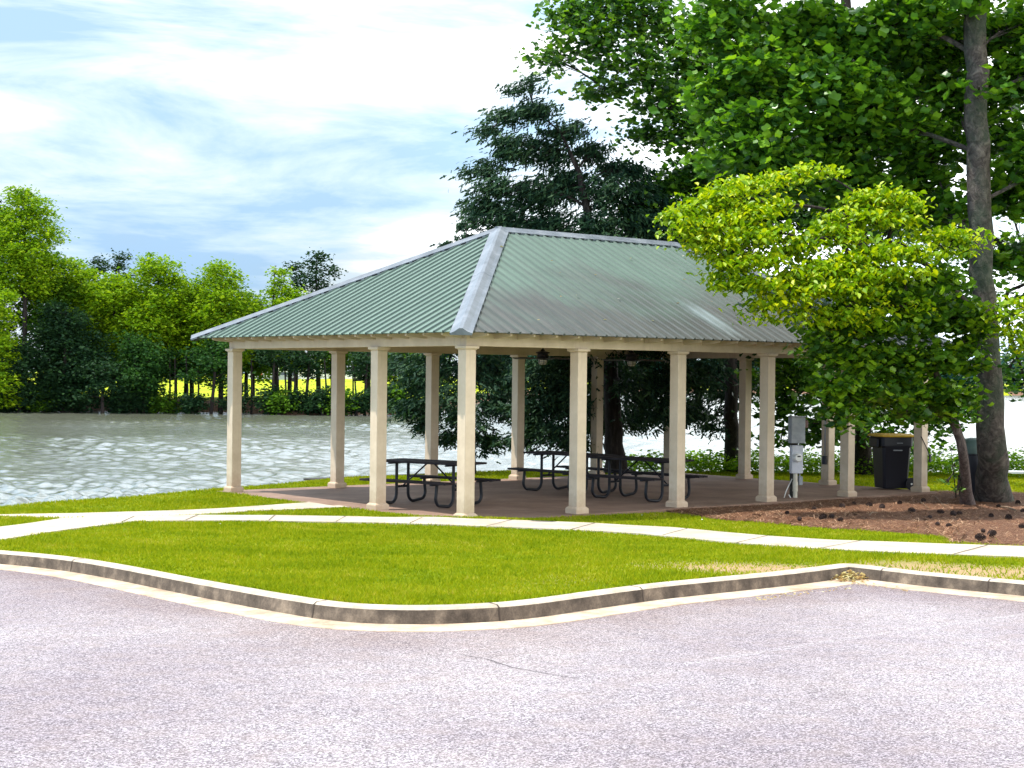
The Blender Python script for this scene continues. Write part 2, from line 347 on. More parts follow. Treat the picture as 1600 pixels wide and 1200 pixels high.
def m_roof():
    mm = mat("weathered_green_metal", (.12, .2, .15), .55, spec=.35); t = NT(mm)
    uv = t.coords('UV'); sp = t.n('ShaderNodeSeparateXYZ'); t.l(uv, sp.inputs[0])
    at_ = t.n('ShaderNodeAttribute'); at_.attribute_name = 'wear'
    stk = t.noise(t.coords('UV', (9, .5, 1)), 1.0, 5, .7); big = t.noise(t.coords('UV', (.45, .6, 1)), 1.0, 5, .6, .3); fine = t.noise(t.coords('UV', (30, 1.3, 1)), 1.0, 3, .7)
    h = t.math('DIVIDE', sp.outputs[1], 4.6)                                  # 0 eave .. 1 ridge
    w = t.math('ADD', t.math('SUBTRACT', .80, h), t.math('MULTIPLY', t.math('SUBTRACT', big, .5), 1.5))
    w = t.math('ADD', w, t.math('MULTIPLY', t.math('SUBTRACT', stk, .5), .7))
    w = t.math('MULTIPLY', w, at_.outputs['Fac'], True)
    green = t.ramp(stk, [(.3, (.115, .185, .15)), (.7, (.185, .275, .225))])
    old = t.ramp(stk, [(.25, (.06, .068, .068)), (.5, (.11, .114, .11)), (.75, (.18, .18, .17))])
    col = t.mix(t.ramp(w, [(.15, g3(0)), (.62, g3(.95))]), green, old)
    col = t.mix(.5, col, t.ramp(fine, [(.3, g3(.66)), (.65, g3(1.0))]), 'MULTIPLY')
    # dark band along each rib
    fr = t.math('FRACT', t.math('DIVIDE', sp.outputs[0], .2285)); dd = t.math('ABSOLUTE', t.math('SUBTRACT', fr, .5))
    dm = t.n('ShaderNodeMapRange'); dm.inputs['From Min'].default_value = .33; dm.inputs['From Max'].default_value = .42; t.l(dd, dm.inputs[0])
    col = t.mix(t.math('MULTIPLY', dm.outputs[0], t.math('SUBTRACT', 1.0, t.math('MULTIPLY', at_.outputs['Fac'], .55))), col, (.025, .05, .045))
    # the pale bare patch low on the front slope
    def patch(cx_, cy2, rx, ry, ang, thr):
        mp = t.n('ShaderNodeMapping', vector_type='TEXTURE'); mp.inputs['Location'].default_value = (cx_, cy2, 0); mp.inputs['Scale'].default_value = (rx, ry, 1); mp.inputs['Rotation'].default_value = (0, 0, ang)
        t.l(uv, mp.inputs[0]); ln = t.n('ShaderNodeVectorMath', operation='LENGTH'); t.l(mp.outputs[0], ln.inputs[0])
        return t.math('ADD', ln.outputs['Value'], t.math('MULTIPLY', t.math('SUBTRACT', t.noise(t.coords('UV', (8, 1.6, 1)), 1.0, 4, .7), .5), 1.3))
    col = t.mix(t.ramp(patch(6.25, .95, .36, .9, 0, 0), [(.3, g3(.6)), (1.1, g3(0))]), col, (.30, .38, .39))
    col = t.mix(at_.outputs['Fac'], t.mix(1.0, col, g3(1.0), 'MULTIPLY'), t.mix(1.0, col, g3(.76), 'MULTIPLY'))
    t.l(col, t.b.inputs['Base Color']); return mm
def m_leaf(name, cols, trans=.35, tcol=None, rough=.45, patch=None):
    mm = bpy.data.materials.new(name); mm.use_nodes = True; nt = mm.node_tree; b = nt.nodes['Principled BSDF']; t = NT(mm)
    geo = t.n('ShaderNodeNewGeometry'); c = t.coords(); big = t.noise(c, .9, 2, .5)
    f = t.math('ADD', t.math('MULTIPLY', geo.outputs['Random Per Island'], .65), t.math('MULTIPLY', big, .35))
    if patch:
        p1 = t.noise(c, patch[0], 5, .65); p2 = t.noise(c, patch[1], 4, .6)
        f = t.math('ADD', t.math('MULTIPLY', geo.outputs['Random Per Island'], .30), t.math('ADD', t.math('MULTIPLY', p1, .75), t.math('SUBTRACT', t.math('MULTIPLY', p2, .55), .30)))
    n = len(cols); col = t.ramp(f, [(.1+.75*i/(n-1), cc) for i, cc in enumerate(cols)])
    t.l(col, b.inputs['Base Color']); b.inputs['Roughness'].default_value = rough; b.inputs['Specular IOR Level'].default_value = .4 if rough < .5 else .12
    tr = t.n('ShaderNodeBsdfTranslucent'); t.l(t.mix(1.0, col, tcol or (1.6, 1.7, .5), 'MULTIPLY'), tr.inputs[0])
    mx = t.n('ShaderNodeMixShader'); mx.inputs[0].default_value = trans
    t.l(b.outputs[0], mx.inputs[1]); t.l(tr.outputs[0], mx.inputs[2]); t.l(mx.outputs[0], nt.nodes['Material Output'].inputs[0])
    return mm
def m_bark(name, c1, c2, c3, sc=(6, 6, 1.2), moss=None):
    mm = mat(name, c2, .9, spec=.15); t = NT(mm); a = t.noise(t.coords('Object', sc), 1.6, 6, .7, .6); b = t.noise(t.coords(), 1.3, 4, .6)
    col = t.ramp(a, [(.3, c1), (.5, c2), (.7, c3)])
    if moss: col = t.mix(t.ramp(b, [(.45, g3(0)), (.65, g3(.6))]), col, moss)
    t.l(col, t.b.inputs['Base Color']); t.bump(a, 1.0, .05); return mm

M = {}
M['asphalt'] = m_asphalt()
M['walk'] = m_conc('pale_concrete', (.40, .34, .26), (.52, .455, .36), (.60, .54, .44), 2.0)
M['gutter'] = m_conc('gutter_concrete', (.36, .26, .18), (.58, .46, .34), (.74, .64, .52), 3.0)
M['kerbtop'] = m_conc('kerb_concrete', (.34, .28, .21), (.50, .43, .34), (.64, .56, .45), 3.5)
M['kerbface'] = m_conc('dark_kerb_face', (.06, .048, .038), (.15, .118, .09), (.33, .26, .19), 4.5, .9, .9)  # kerb face darker and browner than its top
M['joint'] = mat('joint_dirt', (.06, .045, .035), .95)
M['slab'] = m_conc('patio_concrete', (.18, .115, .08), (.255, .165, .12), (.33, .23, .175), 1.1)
M['grassg'] = m_soil_grass(); M['farlawn'] = m_farlawn(); M['mulch'] = m_mulch(); M['water'] = m_water()
M['paint'] = m_paint(); M['roof'] = m_roof()
M['cap'] = m_conc('galvanised_cap', (.10, .12, .14), (.155, .18, .21), (.24, .265, .30), 2.5, .42, .3)
M['dark'] = mat('dark_gap', (.012, .016, .018), .8)
M['black'] = mat('black_coated_steel', (.006, .007, .012), .45, spec=.3)
M['plank'] = m_conc('dark_table_planks', (.010, .007, .009), (.016, .012, .015), (.03, .023, .027), 4, .7, .4)
M['bin'] = mat('black_bin_plastic', (.004, .005, .012), .5)
M['yellow'] = m_conc('yellow_bin_lid', (.42, .25, .015), (.5, .31, .02), (.56, .36, .03), 4, .5, .2)
M['grey'] = m_conc('grey_metal_box', (.22, .24, .26), (.30, .32, .35), (.38, .40, .43), 6, .45, .2)
M['meterbox'] = m_conc('pale_meter_box', (.46, .48, .55), (.54, .56, .63), (.6, .62, .68), 6, .45, .15)
M['white'] = mat('white_plastic', (.72, .72, .70), .4)
M['pvc'] = m_conc('cream_pvc', (.50, .47, .38), (.60, .57, .47), (.66, .63, .54), 6, .5, .2)
M['post'] = m_conc('dark_treated_wood', (.03, .03, .025), (.06, .058, .05), (.10, .09, .075), 8, .9, .6)
M['glass'] = mat('frosted_lamp_glass', (.5, .47, .38), .3)
M['bronze'] = mat('dark_fan_metal', (.008, .008, .012), .4)
M['domegreen'] = mat('green_dome_plastic', (.05, .085, .075), .5)

# ------------------------------------------------------------------ ground, road, kerb, water
def graded(a, b, step, grow, far):
    out = list(np.arange(a, b, step)); s = step
    while out[-1] < far: s *= grow; out.append(out[-1]+s)
    return np.array(out)
pos = graded(0, 13, .2, 1.09, 1500)
uu = np.concatenate([-pos[::-1][:-1], pos]); uu = np.unique(np.concatenate([uu, K[1:-1, 0]]))
tt = graded(0, 30, .2, 1.045, 1500)
U, T = np.meshgrid(uu, tt); V = kerb_v(U) + T
# keep a clear row on the crest of the banks
Z = terrain(U, V)
P = W2(U, V); verts = np.concatenate([P, Z[..., None]], -1).reshape(-1, 3)
nr, nc = U.shape; ii = np.arange(nr*nc).reshape(nr, nc)
quads = np.stack([ii[:-1, :-1], ii[:-1, 1:], ii[1:, 1:], ii[1:, :-1]], -1).reshape(-1, 4)
Vc = (V[:-1, :-1]+V[1:, 1:])/2; Uc = (U[:-1, :-1]+U[1:, 1:])/2
fi = ((Vc > shoreD(Uc, Vc)+9) & (Vc > 60)).reshape(-1).astype(int)
me = np_mesh('ground', verts, quads, fi, True)
tag(link('ground', me, None, [M['grassg'], M['farlawn']]), kind='structure')
# offset line in front of the kerb
def offset_line(d):
    Q = []
    for i in range(len(K)):
        a = K[max(i-1, 0)]; b = K[min(i+1, len(K)-1)]; t = (b-a)/np.hypot(*(b-a)); n = np.array([t[1], -t[0]])
        Q.append(K[i]+n*d)
    return np.array(Q)
KZ = terrain(K[:, 0], K[:, 1]) + .008
KH = .122
rows = []   # profile: (offset, dz)
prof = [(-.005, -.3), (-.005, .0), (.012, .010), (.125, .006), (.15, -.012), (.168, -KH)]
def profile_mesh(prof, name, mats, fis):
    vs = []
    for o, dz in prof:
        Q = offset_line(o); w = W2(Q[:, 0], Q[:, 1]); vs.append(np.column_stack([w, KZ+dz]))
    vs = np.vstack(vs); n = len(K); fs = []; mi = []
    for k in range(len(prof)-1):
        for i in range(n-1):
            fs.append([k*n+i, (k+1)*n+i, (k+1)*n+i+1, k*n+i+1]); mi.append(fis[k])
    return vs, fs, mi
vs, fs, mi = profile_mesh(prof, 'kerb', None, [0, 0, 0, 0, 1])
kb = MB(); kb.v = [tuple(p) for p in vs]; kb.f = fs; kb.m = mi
# joints cut across the kerb
seg = np.concatenate([[0], np.cumsum(np.hypot(*np.diff(K, axis=0).T))])
def kpoint(s):
    u = np.interp(s, seg, K[:, 0]); v = np.interp(s, seg, K[:, 1]); z = np.interp(s, seg, KZ)
    u2 = np.interp(s+.05, seg, K[:, 0]); v2 = np.interp(s+.05, seg, K[:, 1]); t = np.array([u2-u, v2-v]); t /= np.hypot(*t)
    return np.array([u, v]), z, t, np.array([t[1], -t[0]])
def seg_at_px(x, y):
    u, v = iter_ground(x, y); i = np.argmin(np.hypot(K[:, 0]-u, K[:, 1]-v)); 
    best = min(np.linspace(seg[max(i-1, 0)], seg[min(i+1, len(K)-1)], 60), key=lambda s: np.hypot(*(kpoint(s)[0]-np.array([u, v])))); return best
for jx, jy in ((125, 876), (505, 943), (760, 944), (980, 919), (1390, 889), (1560, 905)):
    s = seg_at_px(jx, jy); p0, z0, t0, n0 = kpoint(s); w = .007
    pr = [(-.002, .002), (.012, .013), (.125, .009), (.153, -.010), (.172, -KH+.002)]
    A = []
    for o, dz in pr:
        for sg in (-w, w):
            q = p0+n0*o+t0*sg; ww = W2(q[0], q[1]); A.append((ww[0], ww[1], z0+dz))
    kb.add(A, [(2*i, 2*i+2, 2*i+3, 2*i+1) for i in range(len(pr)-1)], 2)
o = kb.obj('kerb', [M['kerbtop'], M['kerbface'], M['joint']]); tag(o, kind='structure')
vs, fs, mi = profile_mesh([(.160, -KH-.0), (.45, -KH-.010), (.465, -KH-.06)], 'gutter', None, [0, 0, 0])
o = link('gutter', np_mesh('gutter', vs, fs), None, [M['gutter']]); tag(o, kind='structure')
# road: rows from the gutter's front edge back past the camera
Q = offset_line(.43); kz = KZ-KH-.017
order = np.argsort(Q[:, 0]); Qs = Q[order]; kzs = kz[order]
ur = uu[(uu > -70) & (uu < 70)]
v0 = np.interp(ur, Qs[:, 0], Qs[:, 1]); z0 = np.interp(ur, Qs[:, 0], kzs)
ts = np.concatenate([np.linspace(0, 12, 60), [15, 20, 30, 45, 70]])
vs = []
for t in ts:
    v = v0-t; z = np.minimum(z0+.030*t, z0+.030*6+.006*(t-6)) if t > 6 else z0+.030*t
    z = z*(1-sstep(t/4)*1.0)+sstep(t/4)*(.235+.0325*np.clip(12.6-v, -3, 5)+.006*np.clip(7.6-v, 0, 60))
    w = W2(ur, v); vs.append(np.column_stack([w, z]))
vs = np.vstack(vs); n = len(ur); ii = np.arange(len(ts)*n).reshape(len(ts), n)
quads = np.stack([ii[1:, :-1], ii[1:, 1:], ii[:-1, 1:], ii[:-1, :-1]], -1).reshape(-1, 4)
rm = np_mesh('road', vs, quads, None, True); ga = rm.attributes.new('grime', 'FLOAT', 'POINT'); ga.data.foreach_set('value', np.repeat(np.exp(-(ts/1.5)**1.5), n).astype(np.float32))
tag(link('road', rm, None, [M['asphalt']]), kind='structure')
def road_z(u, v):
    t = np.interp(u, Qs[:, 0], Qs[:, 1])-v; z0_ = np.interp(u, Qs[:, 0], kzs); a = sstep(t/4)
    zz = z0_+.030*t if t < 6 else z0_+.18+.006*(t-6)
    return zz*(1-a)+a*(.235+.0325*np.clip(12.6-v, -3, 5)+.006*np.clip(7.6-v, 0, 60))
def RG(x, y):
    z = .25
    for _ in range(15):
        P = on_z(x, y, z); u, v = UV2(P[0], P[1]); z = float(road_z(u, v))
    return np.array([P[0], P[1], z])
# worn stall line and hairline cracks
def strip(name, pts, w, mm, lift, res=.25):
    pts = [np.array(p) for p in pts]; dense = []
    for a, b in zip(pts[:-1], pts[1:]):
        k = max(1, int(np.hypot(*(b-a)[:2])/res)); dense += [a+(b-a)*i/k for i in range(k)]
    dense.append(pts[-1]); vs = []; fs = []
    for i, p in enumerate(dense):
        a = dense[max(i-1, 0)]; b = dense[min(i+1, len(dense)-1)]; t = (b-a)[:2]; t /= np.hypot(*t); nn = np.array([-t[1], t[0]])
        ww = w if not callable(w) else w(i)
        for sg in (1, -1):
            q = p[:2]+nn*ww*sg*.5; u, v = UV2(q[0], q[1]); vs.append((q[0], q[1], float(road_z(u, v))+lift))
        if i: fs.append((2*i-2, 2*i-1, 2*i+1, 2*i))
    return link(name, np_mesh(name, vs, fs), None, [mm])
def m_wornpaint():
    mm = mat('worn_white_paint', (.72, .70, .72), .7); t = NT(mm); f = t.noise(t.coords(), 30, 4, .8)
    tr = t.n('ShaderNodeBsdfTransparent'); mx = t.n('ShaderNodeMixShader'); t.l(t.ramp(f, [(.47, g3(0)), (.66, g3(.42))]), mx.inputs[0])
    t.l(tr.outputs[0], mx.inputs[1]); t.l(t.b.outputs[0], mx.inputs[2]); t.l(mx.outputs[0], t.t.nodes['Material Output'].inputs[0]); return mm
o = strip('stall_line', [RG(1640, 955), RG(1500, 974), RG(1330, 998), RG(1060, 1040)], .10, m_wornpaint(), .005); tag(o, kind='structure')
crack = mat('tar_crack', (.15, .13, .14), .9)
for pts in ([(715, 1022), (760, 1030), (800, 1043), (850, 1052), (905, 1061)], [(762, 1027), (774, 1026), (785, 1024)]):
    o = strip('road_crack', [RG(*q) for q in pts], lambda i: .007+.006*math.sin(i*1.7)**2, crack, .0045, .12); tag(o, kind='structure')
# water
def build_lake():
    vv = [15.0]
    while vv[-1] < 1400: vv.append(vv[-1]+max(.13, .0036*vv[-1]) if vv[-1] < 170 else vv[-1]*1.03)
    vv = np.array(vv); th = np.concatenate([np.linspace(-3.2, -.42, 12)[:-1], np.linspace(-.42, .42, 360), np.linspace(.42, 3.2, 12)[1:]])
    Vg, Th = np.meshgrid(vv, th, indexing='ij'); Ug = Vg*Th; q = W2(Ug, Vg); X, Y = q[..., 0], q[..., 1]; Zg = np.full(Vg.shape, -1.5)
    rg = np.random.default_rng(5); cell = np.maximum(.13, .0036*Vg)
    amp = .75+.5*np.sin(X*.05+1)*np.sin(Y*.043+2)+.25*np.sin(X*.13+Y*.09)
    for k in range(80):
        lam = .40*10**(rg.random()**1.3*.72); an = YAW+2.2+rg.normal(0, .55); kx, ky = math.cos(an)*6.2832/lam, math.sin(an)*6.2832/lam; sl = .078*(lam/.8)**-.35
        ph = rg.random()*6.28; w = np.clip((lam-1.9*cell)/(1.3*cell), 0, 1)
        Zg += amp*w*sl*lam/6.2832*np.sin(kx*X+ky*Y+ph+.9*np.sin(X*.21+ky*.3)+.7*np.sin(Y*.17+kx))
    ii = np.arange(Vg.size).reshape(Vg.shape); fs = np.stack([ii[:-1, :-1], ii[:-1, 1:], ii[1:, 1:], ii[1:, :-1]], -1).reshape(-1, 4)
    o = link('lake', np_mesh('lake', np.stack([X, Y, Zg], -1).reshape(-1, 3), fs, None, True), None, [M['water']]); tag(o, kind='structure')
build_lake()

# ------------------------------------------------------------------ walks, slab, mulch
def poly_strip(name, top, bot, mm, lift, n=60, joints=(), edge=.04):
    """sheet between two photo polylines, draped over the ground, with a small real edge"""
    A = np.array([G(*q) for q in top]); Bm = np.array([G(*q) for q in bot])
    def res(P, n):
        s = np.concatenate([[0], np.cumsum(np.hypot(*np.diff(P[:, :2], axis=0).T))]); q = np.linspace(0, s[-1], n)
        return np.column_stack([np.interp(q, s, P[:, 0]), np.interp(q, s, P[:, 1])])
    A = res(A, n); Bm = res(Bm, n); rowsn = 5; vs = []
    for k in range(rowsn):
        for i in range(n):
            q = A[i]+(Bm[i]-A[i])*k/(rowsn-1); vs.append((q[0], q[1], ground_z(*q)+lift))
    ii = np.arange(rowsn*n).reshape(rowsn, n); fs = [list(f) for f in np.stack([ii[1:, :-1], ii[1:, 1:], ii[:-1, 1:], ii[:-1, :-1]], -1).reshape(-1, 4)]
    ring = list(ii[0]) + list(ii[1:, -1]) + list(ii[-1, ::-1][1:]) + list(ii[::-1, 0][1:-1]); b = len(vs)
    for r in ring: vs.append((vs[r][0], vs[r][1], vs[r][2]-edge-lift))
    for i in range(len(ring)):
        j = (i+1) % len(ring); fs.append([ring[i], ring[j], b+j, b+i])
    mi = [0]*len(fs)
    for (x0, y0, x1, y1) in joints:
        a = G(x0, y0)[:2]; c = G(x1, y1)[:2]; t = (c-a)/np.hypot(*(c-a)); nn = np.array([-t[1], t[0]])*.009; b = len(vs)
        for q in (a+nn, c+nn, c-nn, a-nn): vs.append((q[0], q[1], ground_z(*q)+lift+.004))
        fs.append([b+3, b+2, b+1, b]); mi.append(1)
    o = link(name, np_mesh(name, vs, fs, mi), None, [mm, M['joint']]); tag(o, kind='structure'); return [tuple(q) for q in A], [tuple(q) for q in Bm]
WALK_T = [(-160, 839), (0, 825.5), (98, 811.5), (215, 808.5), (305, 806.5), (430, 807), (560, 809), (727, 812.5), (800, 814.5), (925, 819), (1050, 826), (1200, 839.5), (1300, 846), (1470, 852), (1600, 856), (1760, 862)]
WALK_B = [(-160, 868), (0, 846), (100, 830), (215, 816), (400, 815.5), (560, 818), (700, 822), (800, 826), (1000, 836), (1100, 846), (1250, 858.5), (1400, 866), (1600, 873), (1760, 881)]
JO = [(1075, 828, 1035, 839), (1200, 839.5, 1150, 851), (1345, 847.5, 1280, 860), (1545, 854, 1490, 869), (930, 819.5, 890, 830.5), (800, 814.5, 760, 824.5), (660, 811, 640, 820), (540, 809, 525, 817.5), (430, 807, 420, 815.5), (310, 806.5, 290, 815), (210, 809, 190, 818)]
wa, wb = poly_strip('sidewalk', WALK_T, WALK_B, M['walk'], .024, 110, JO)
PATH_T = [(-160, 812), (0, 805.5), (120, 803.5), (250, 799.8), (340, 796), (480, 786.5), (500, 783)]
PATH_B = [(-160, 818), (0, 807.5), (98, 811), (215, 808.2), (305, 805.4), (400, 799.5), (545, 793.5), (565, 791)]
pa, pb = poly_strip('path', PATH_T, PATH_B, M['walk'], .019, 60)
POLYS = [np.array(wa+wb[::-1]), np.array(pa+pb[::-1])]
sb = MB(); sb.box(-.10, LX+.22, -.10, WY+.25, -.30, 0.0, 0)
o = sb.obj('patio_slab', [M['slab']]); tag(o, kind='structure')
POLYS.append(np.array([(-.10, -.10), (LX+.22, -.10), (LX+.22, WY+.25), (-.10, WY+.25)]))
# mulch bed (front edge traced, back edge along the slab and round the trees)
MF = [(1020, 800.5), (1108, 811), (1160, 816), (1231, 821), (1330, 829), (1420, 834), (1475, 840), (1487, 850), (1600, 854.5), (1760, 860)]
MBK = [(1025, 798.5), (1090, 794.5), (1150, 791), (1231, 785.5), (1330, 778.5), (1420, 772.5), (1470, 768), (1500, 767), (1600, 770), (1760, 775)]
ma = np.array([G(*q)[:2] for q in MF]); mb2 = np.array([G(*q)[:2] for q in MBK])
def resamp(P, n):
    s = np.concatenate([[0], np.cumsum(np.hypot(*np.diff(P, axis=0).T))]); q = np.linspace(0, s[-1], n)
    return np.column_stack([np.interp(q, s, P[:, 0]), np.interp(q, s, P[:, 1])])
n = 160; ma = resamp(ma, n); mb2 = resamp(mb2, n)
ma[:, :2] += rng.normal(0, .035, (n, 2)); rowsn = 26; vs = []
for k in range(rowsn):
    f = k/(rowsn-1)
    for i in range(n):
        q = ma[i]+(mb2[i]-ma[i])*f; h = .055*math.sin(math.pi*min(1, f*3)/2)*min(1, (1-f)*7)*min(1, i/8)
        vs.append((q[0], q[1], ground_z(*q)+.006+h*(.6+.5*random.random())))
ii = np.arange(rowsn*n).reshape(rowsn, n); quads = np.stack([ii[:-1, :-1], ii[:-1, 1:], ii[1:, 1:], ii[1:, :-1]], -1).reshape(-1, 4)
tag(link('mulch_bed', np_mesh('mulch_bed', vs, quads, None, True), None, [M['mulch']]), kind='structure')
MULCH = np.vstack([ma, mb2[::-1]]); POLYS.append(MULCH)
def inside(poly, x, y):
    c = np.zeros(x.shape, bool); n = len(poly); j = n-1
    for i in range(n):
        xi, yi = poly[i]; xj, yj = poly[j]
        cond = ((yi > y) != (yj > y)); den = (yj-yi) if yj != yi else 1e-9
        c ^= cond & (x < (xj-xi)*(y-yi)/den+xi); j = i
    return c
# pine straw needles and bits
def scatter_needles(npts, name, poly_a, poly_b, mm, ln, w, zoff=.03):
    f = rng.random(npts); i = rng.random(npts)*(n-1); i0 = i.astype(int); fr = (i-i0)[:, None]
    A = ma[i0]*(1-fr)+ma[np.minimum(i0+1, n-1)]*fr; Bq = mb2[i0]*(1-fr)+mb2[np.minimum(i0+1, n-1)]*fr
    q = A+(Bq-A)*f[:, None]; u, v = UV2(q[:, 0], q[:, 1]); z = terrain(u, v)+zoff*np.minimum(1, np.minimum(f*3, (1-f)*5))+.012+rng.random(npts)*.025
    an = rng.random(npts)*6.283; l = ln*(.5+rng.random(npts)); d = np.column_stack([np.cos(an), np.sin(an), rng.normal(0, .15, npts)])*l[:, None]/2
    pn = np.column_stack([-np.sin(an), np.cos(an), np.zeros(npts)])*w/2; C = np.column_stack([q, z])
    vs = np.stack([C-d-pn, C-d+pn, C+d+pn, C+d-pn], 1).reshape(-1, 3); fs = np.arange(npts*4).reshape(-1, 4)
    o = link(name, np_mesh(name, vs, fs), None, [mm]); tag(o, 'loose brown pine needles covering the mulch bed', 'pine straw', kind='stuff')
mneedle = m_leaf('dry_needles', [(.05, .02, .012), (.16, .07, .04), (.32, .165, .09), (.58, .40, .26)], .1, (1, 1, 1), .7)
scatter_needles(26000, 'pine_needles', ma, mb2, mneedle, .16, .007)

# ------------------------------------------------------------------ grass
def make_grass():
    N0 = 620000
    v = 11.8+(41-11.8)*rng.random(N0)**1.25; u = (rng.random(N0)*2-1)*(.36*v+.8)
    x = CAM[0]+u*cy_+v*sy_; y = CAM[1]-u*sy_+v*cy_
    keep = (v > kerb_v(u)+.01) & (v < crest_v(u)+.9)
    for pl in POLYS[:3]: keep &= ~inside(pl, x, y)
    inm = inside(MULCH, x, y); keep &= ~(inm & (rng.random(N0) > .012))
    # thin on the bare patches
    for (px, py, rx, ry) in ((1165, 889, 1.2, .8), (1560, 895, 1.9, .9), (1420, 882, .7, .5)):
        Pp = G(px, py); pu, pv = UV2(Pp[0], Pp[1]); r = np.hypot((u-pu)/rx, (v-pv)/ry); keep &= ~((r < 1.1) & (rng.random(N0) > .06+.5*np.clip(r, 0, 1)**2))
    u = u[keep]; v = v[keep]; x = x[keep]; y = y[keep]; n = len(u); z = terrain(u, v)-.004
    an = rng.random(n)*6.283; h = (.028+.022*rng.random(n))*(1+.35*np.sin(x*1.7+np.sin(y*1.3)*2)*np.sin(y*2.1)); w = (.0045+.00026*v)*(.7+.6*rng.random(n))
    lean = rng.normal(0, .55, (n, 2))*h[:, None]
    base = np.column_stack([x, y, z]); d = np.column_stack([np.cos(an)*w, np.sin(an)*w, np.zeros(n)])
    tip = base+np.column_stack([lean, h])
    vs = np.stack([base-d, base+d, tip], 1).reshape(-1, 3); fs = np.arange(n*3).reshape(-1, 3)
    mg = m_leaf('lawn_blades', [(.055, .11, .002), (.13, .20, .002), (.21, .275, .003), (.30, .32, .01), (.48, .40, .12)], .35, (1.35, 1.25, .3), .8, (.8, 6.0))
    o = link('grass', np_mesh('grass', vs, fs), None, [mg]); tag(o, 'short bright green lawn grass around the pavilion', 'grass', kind='stuff')
make_grass()

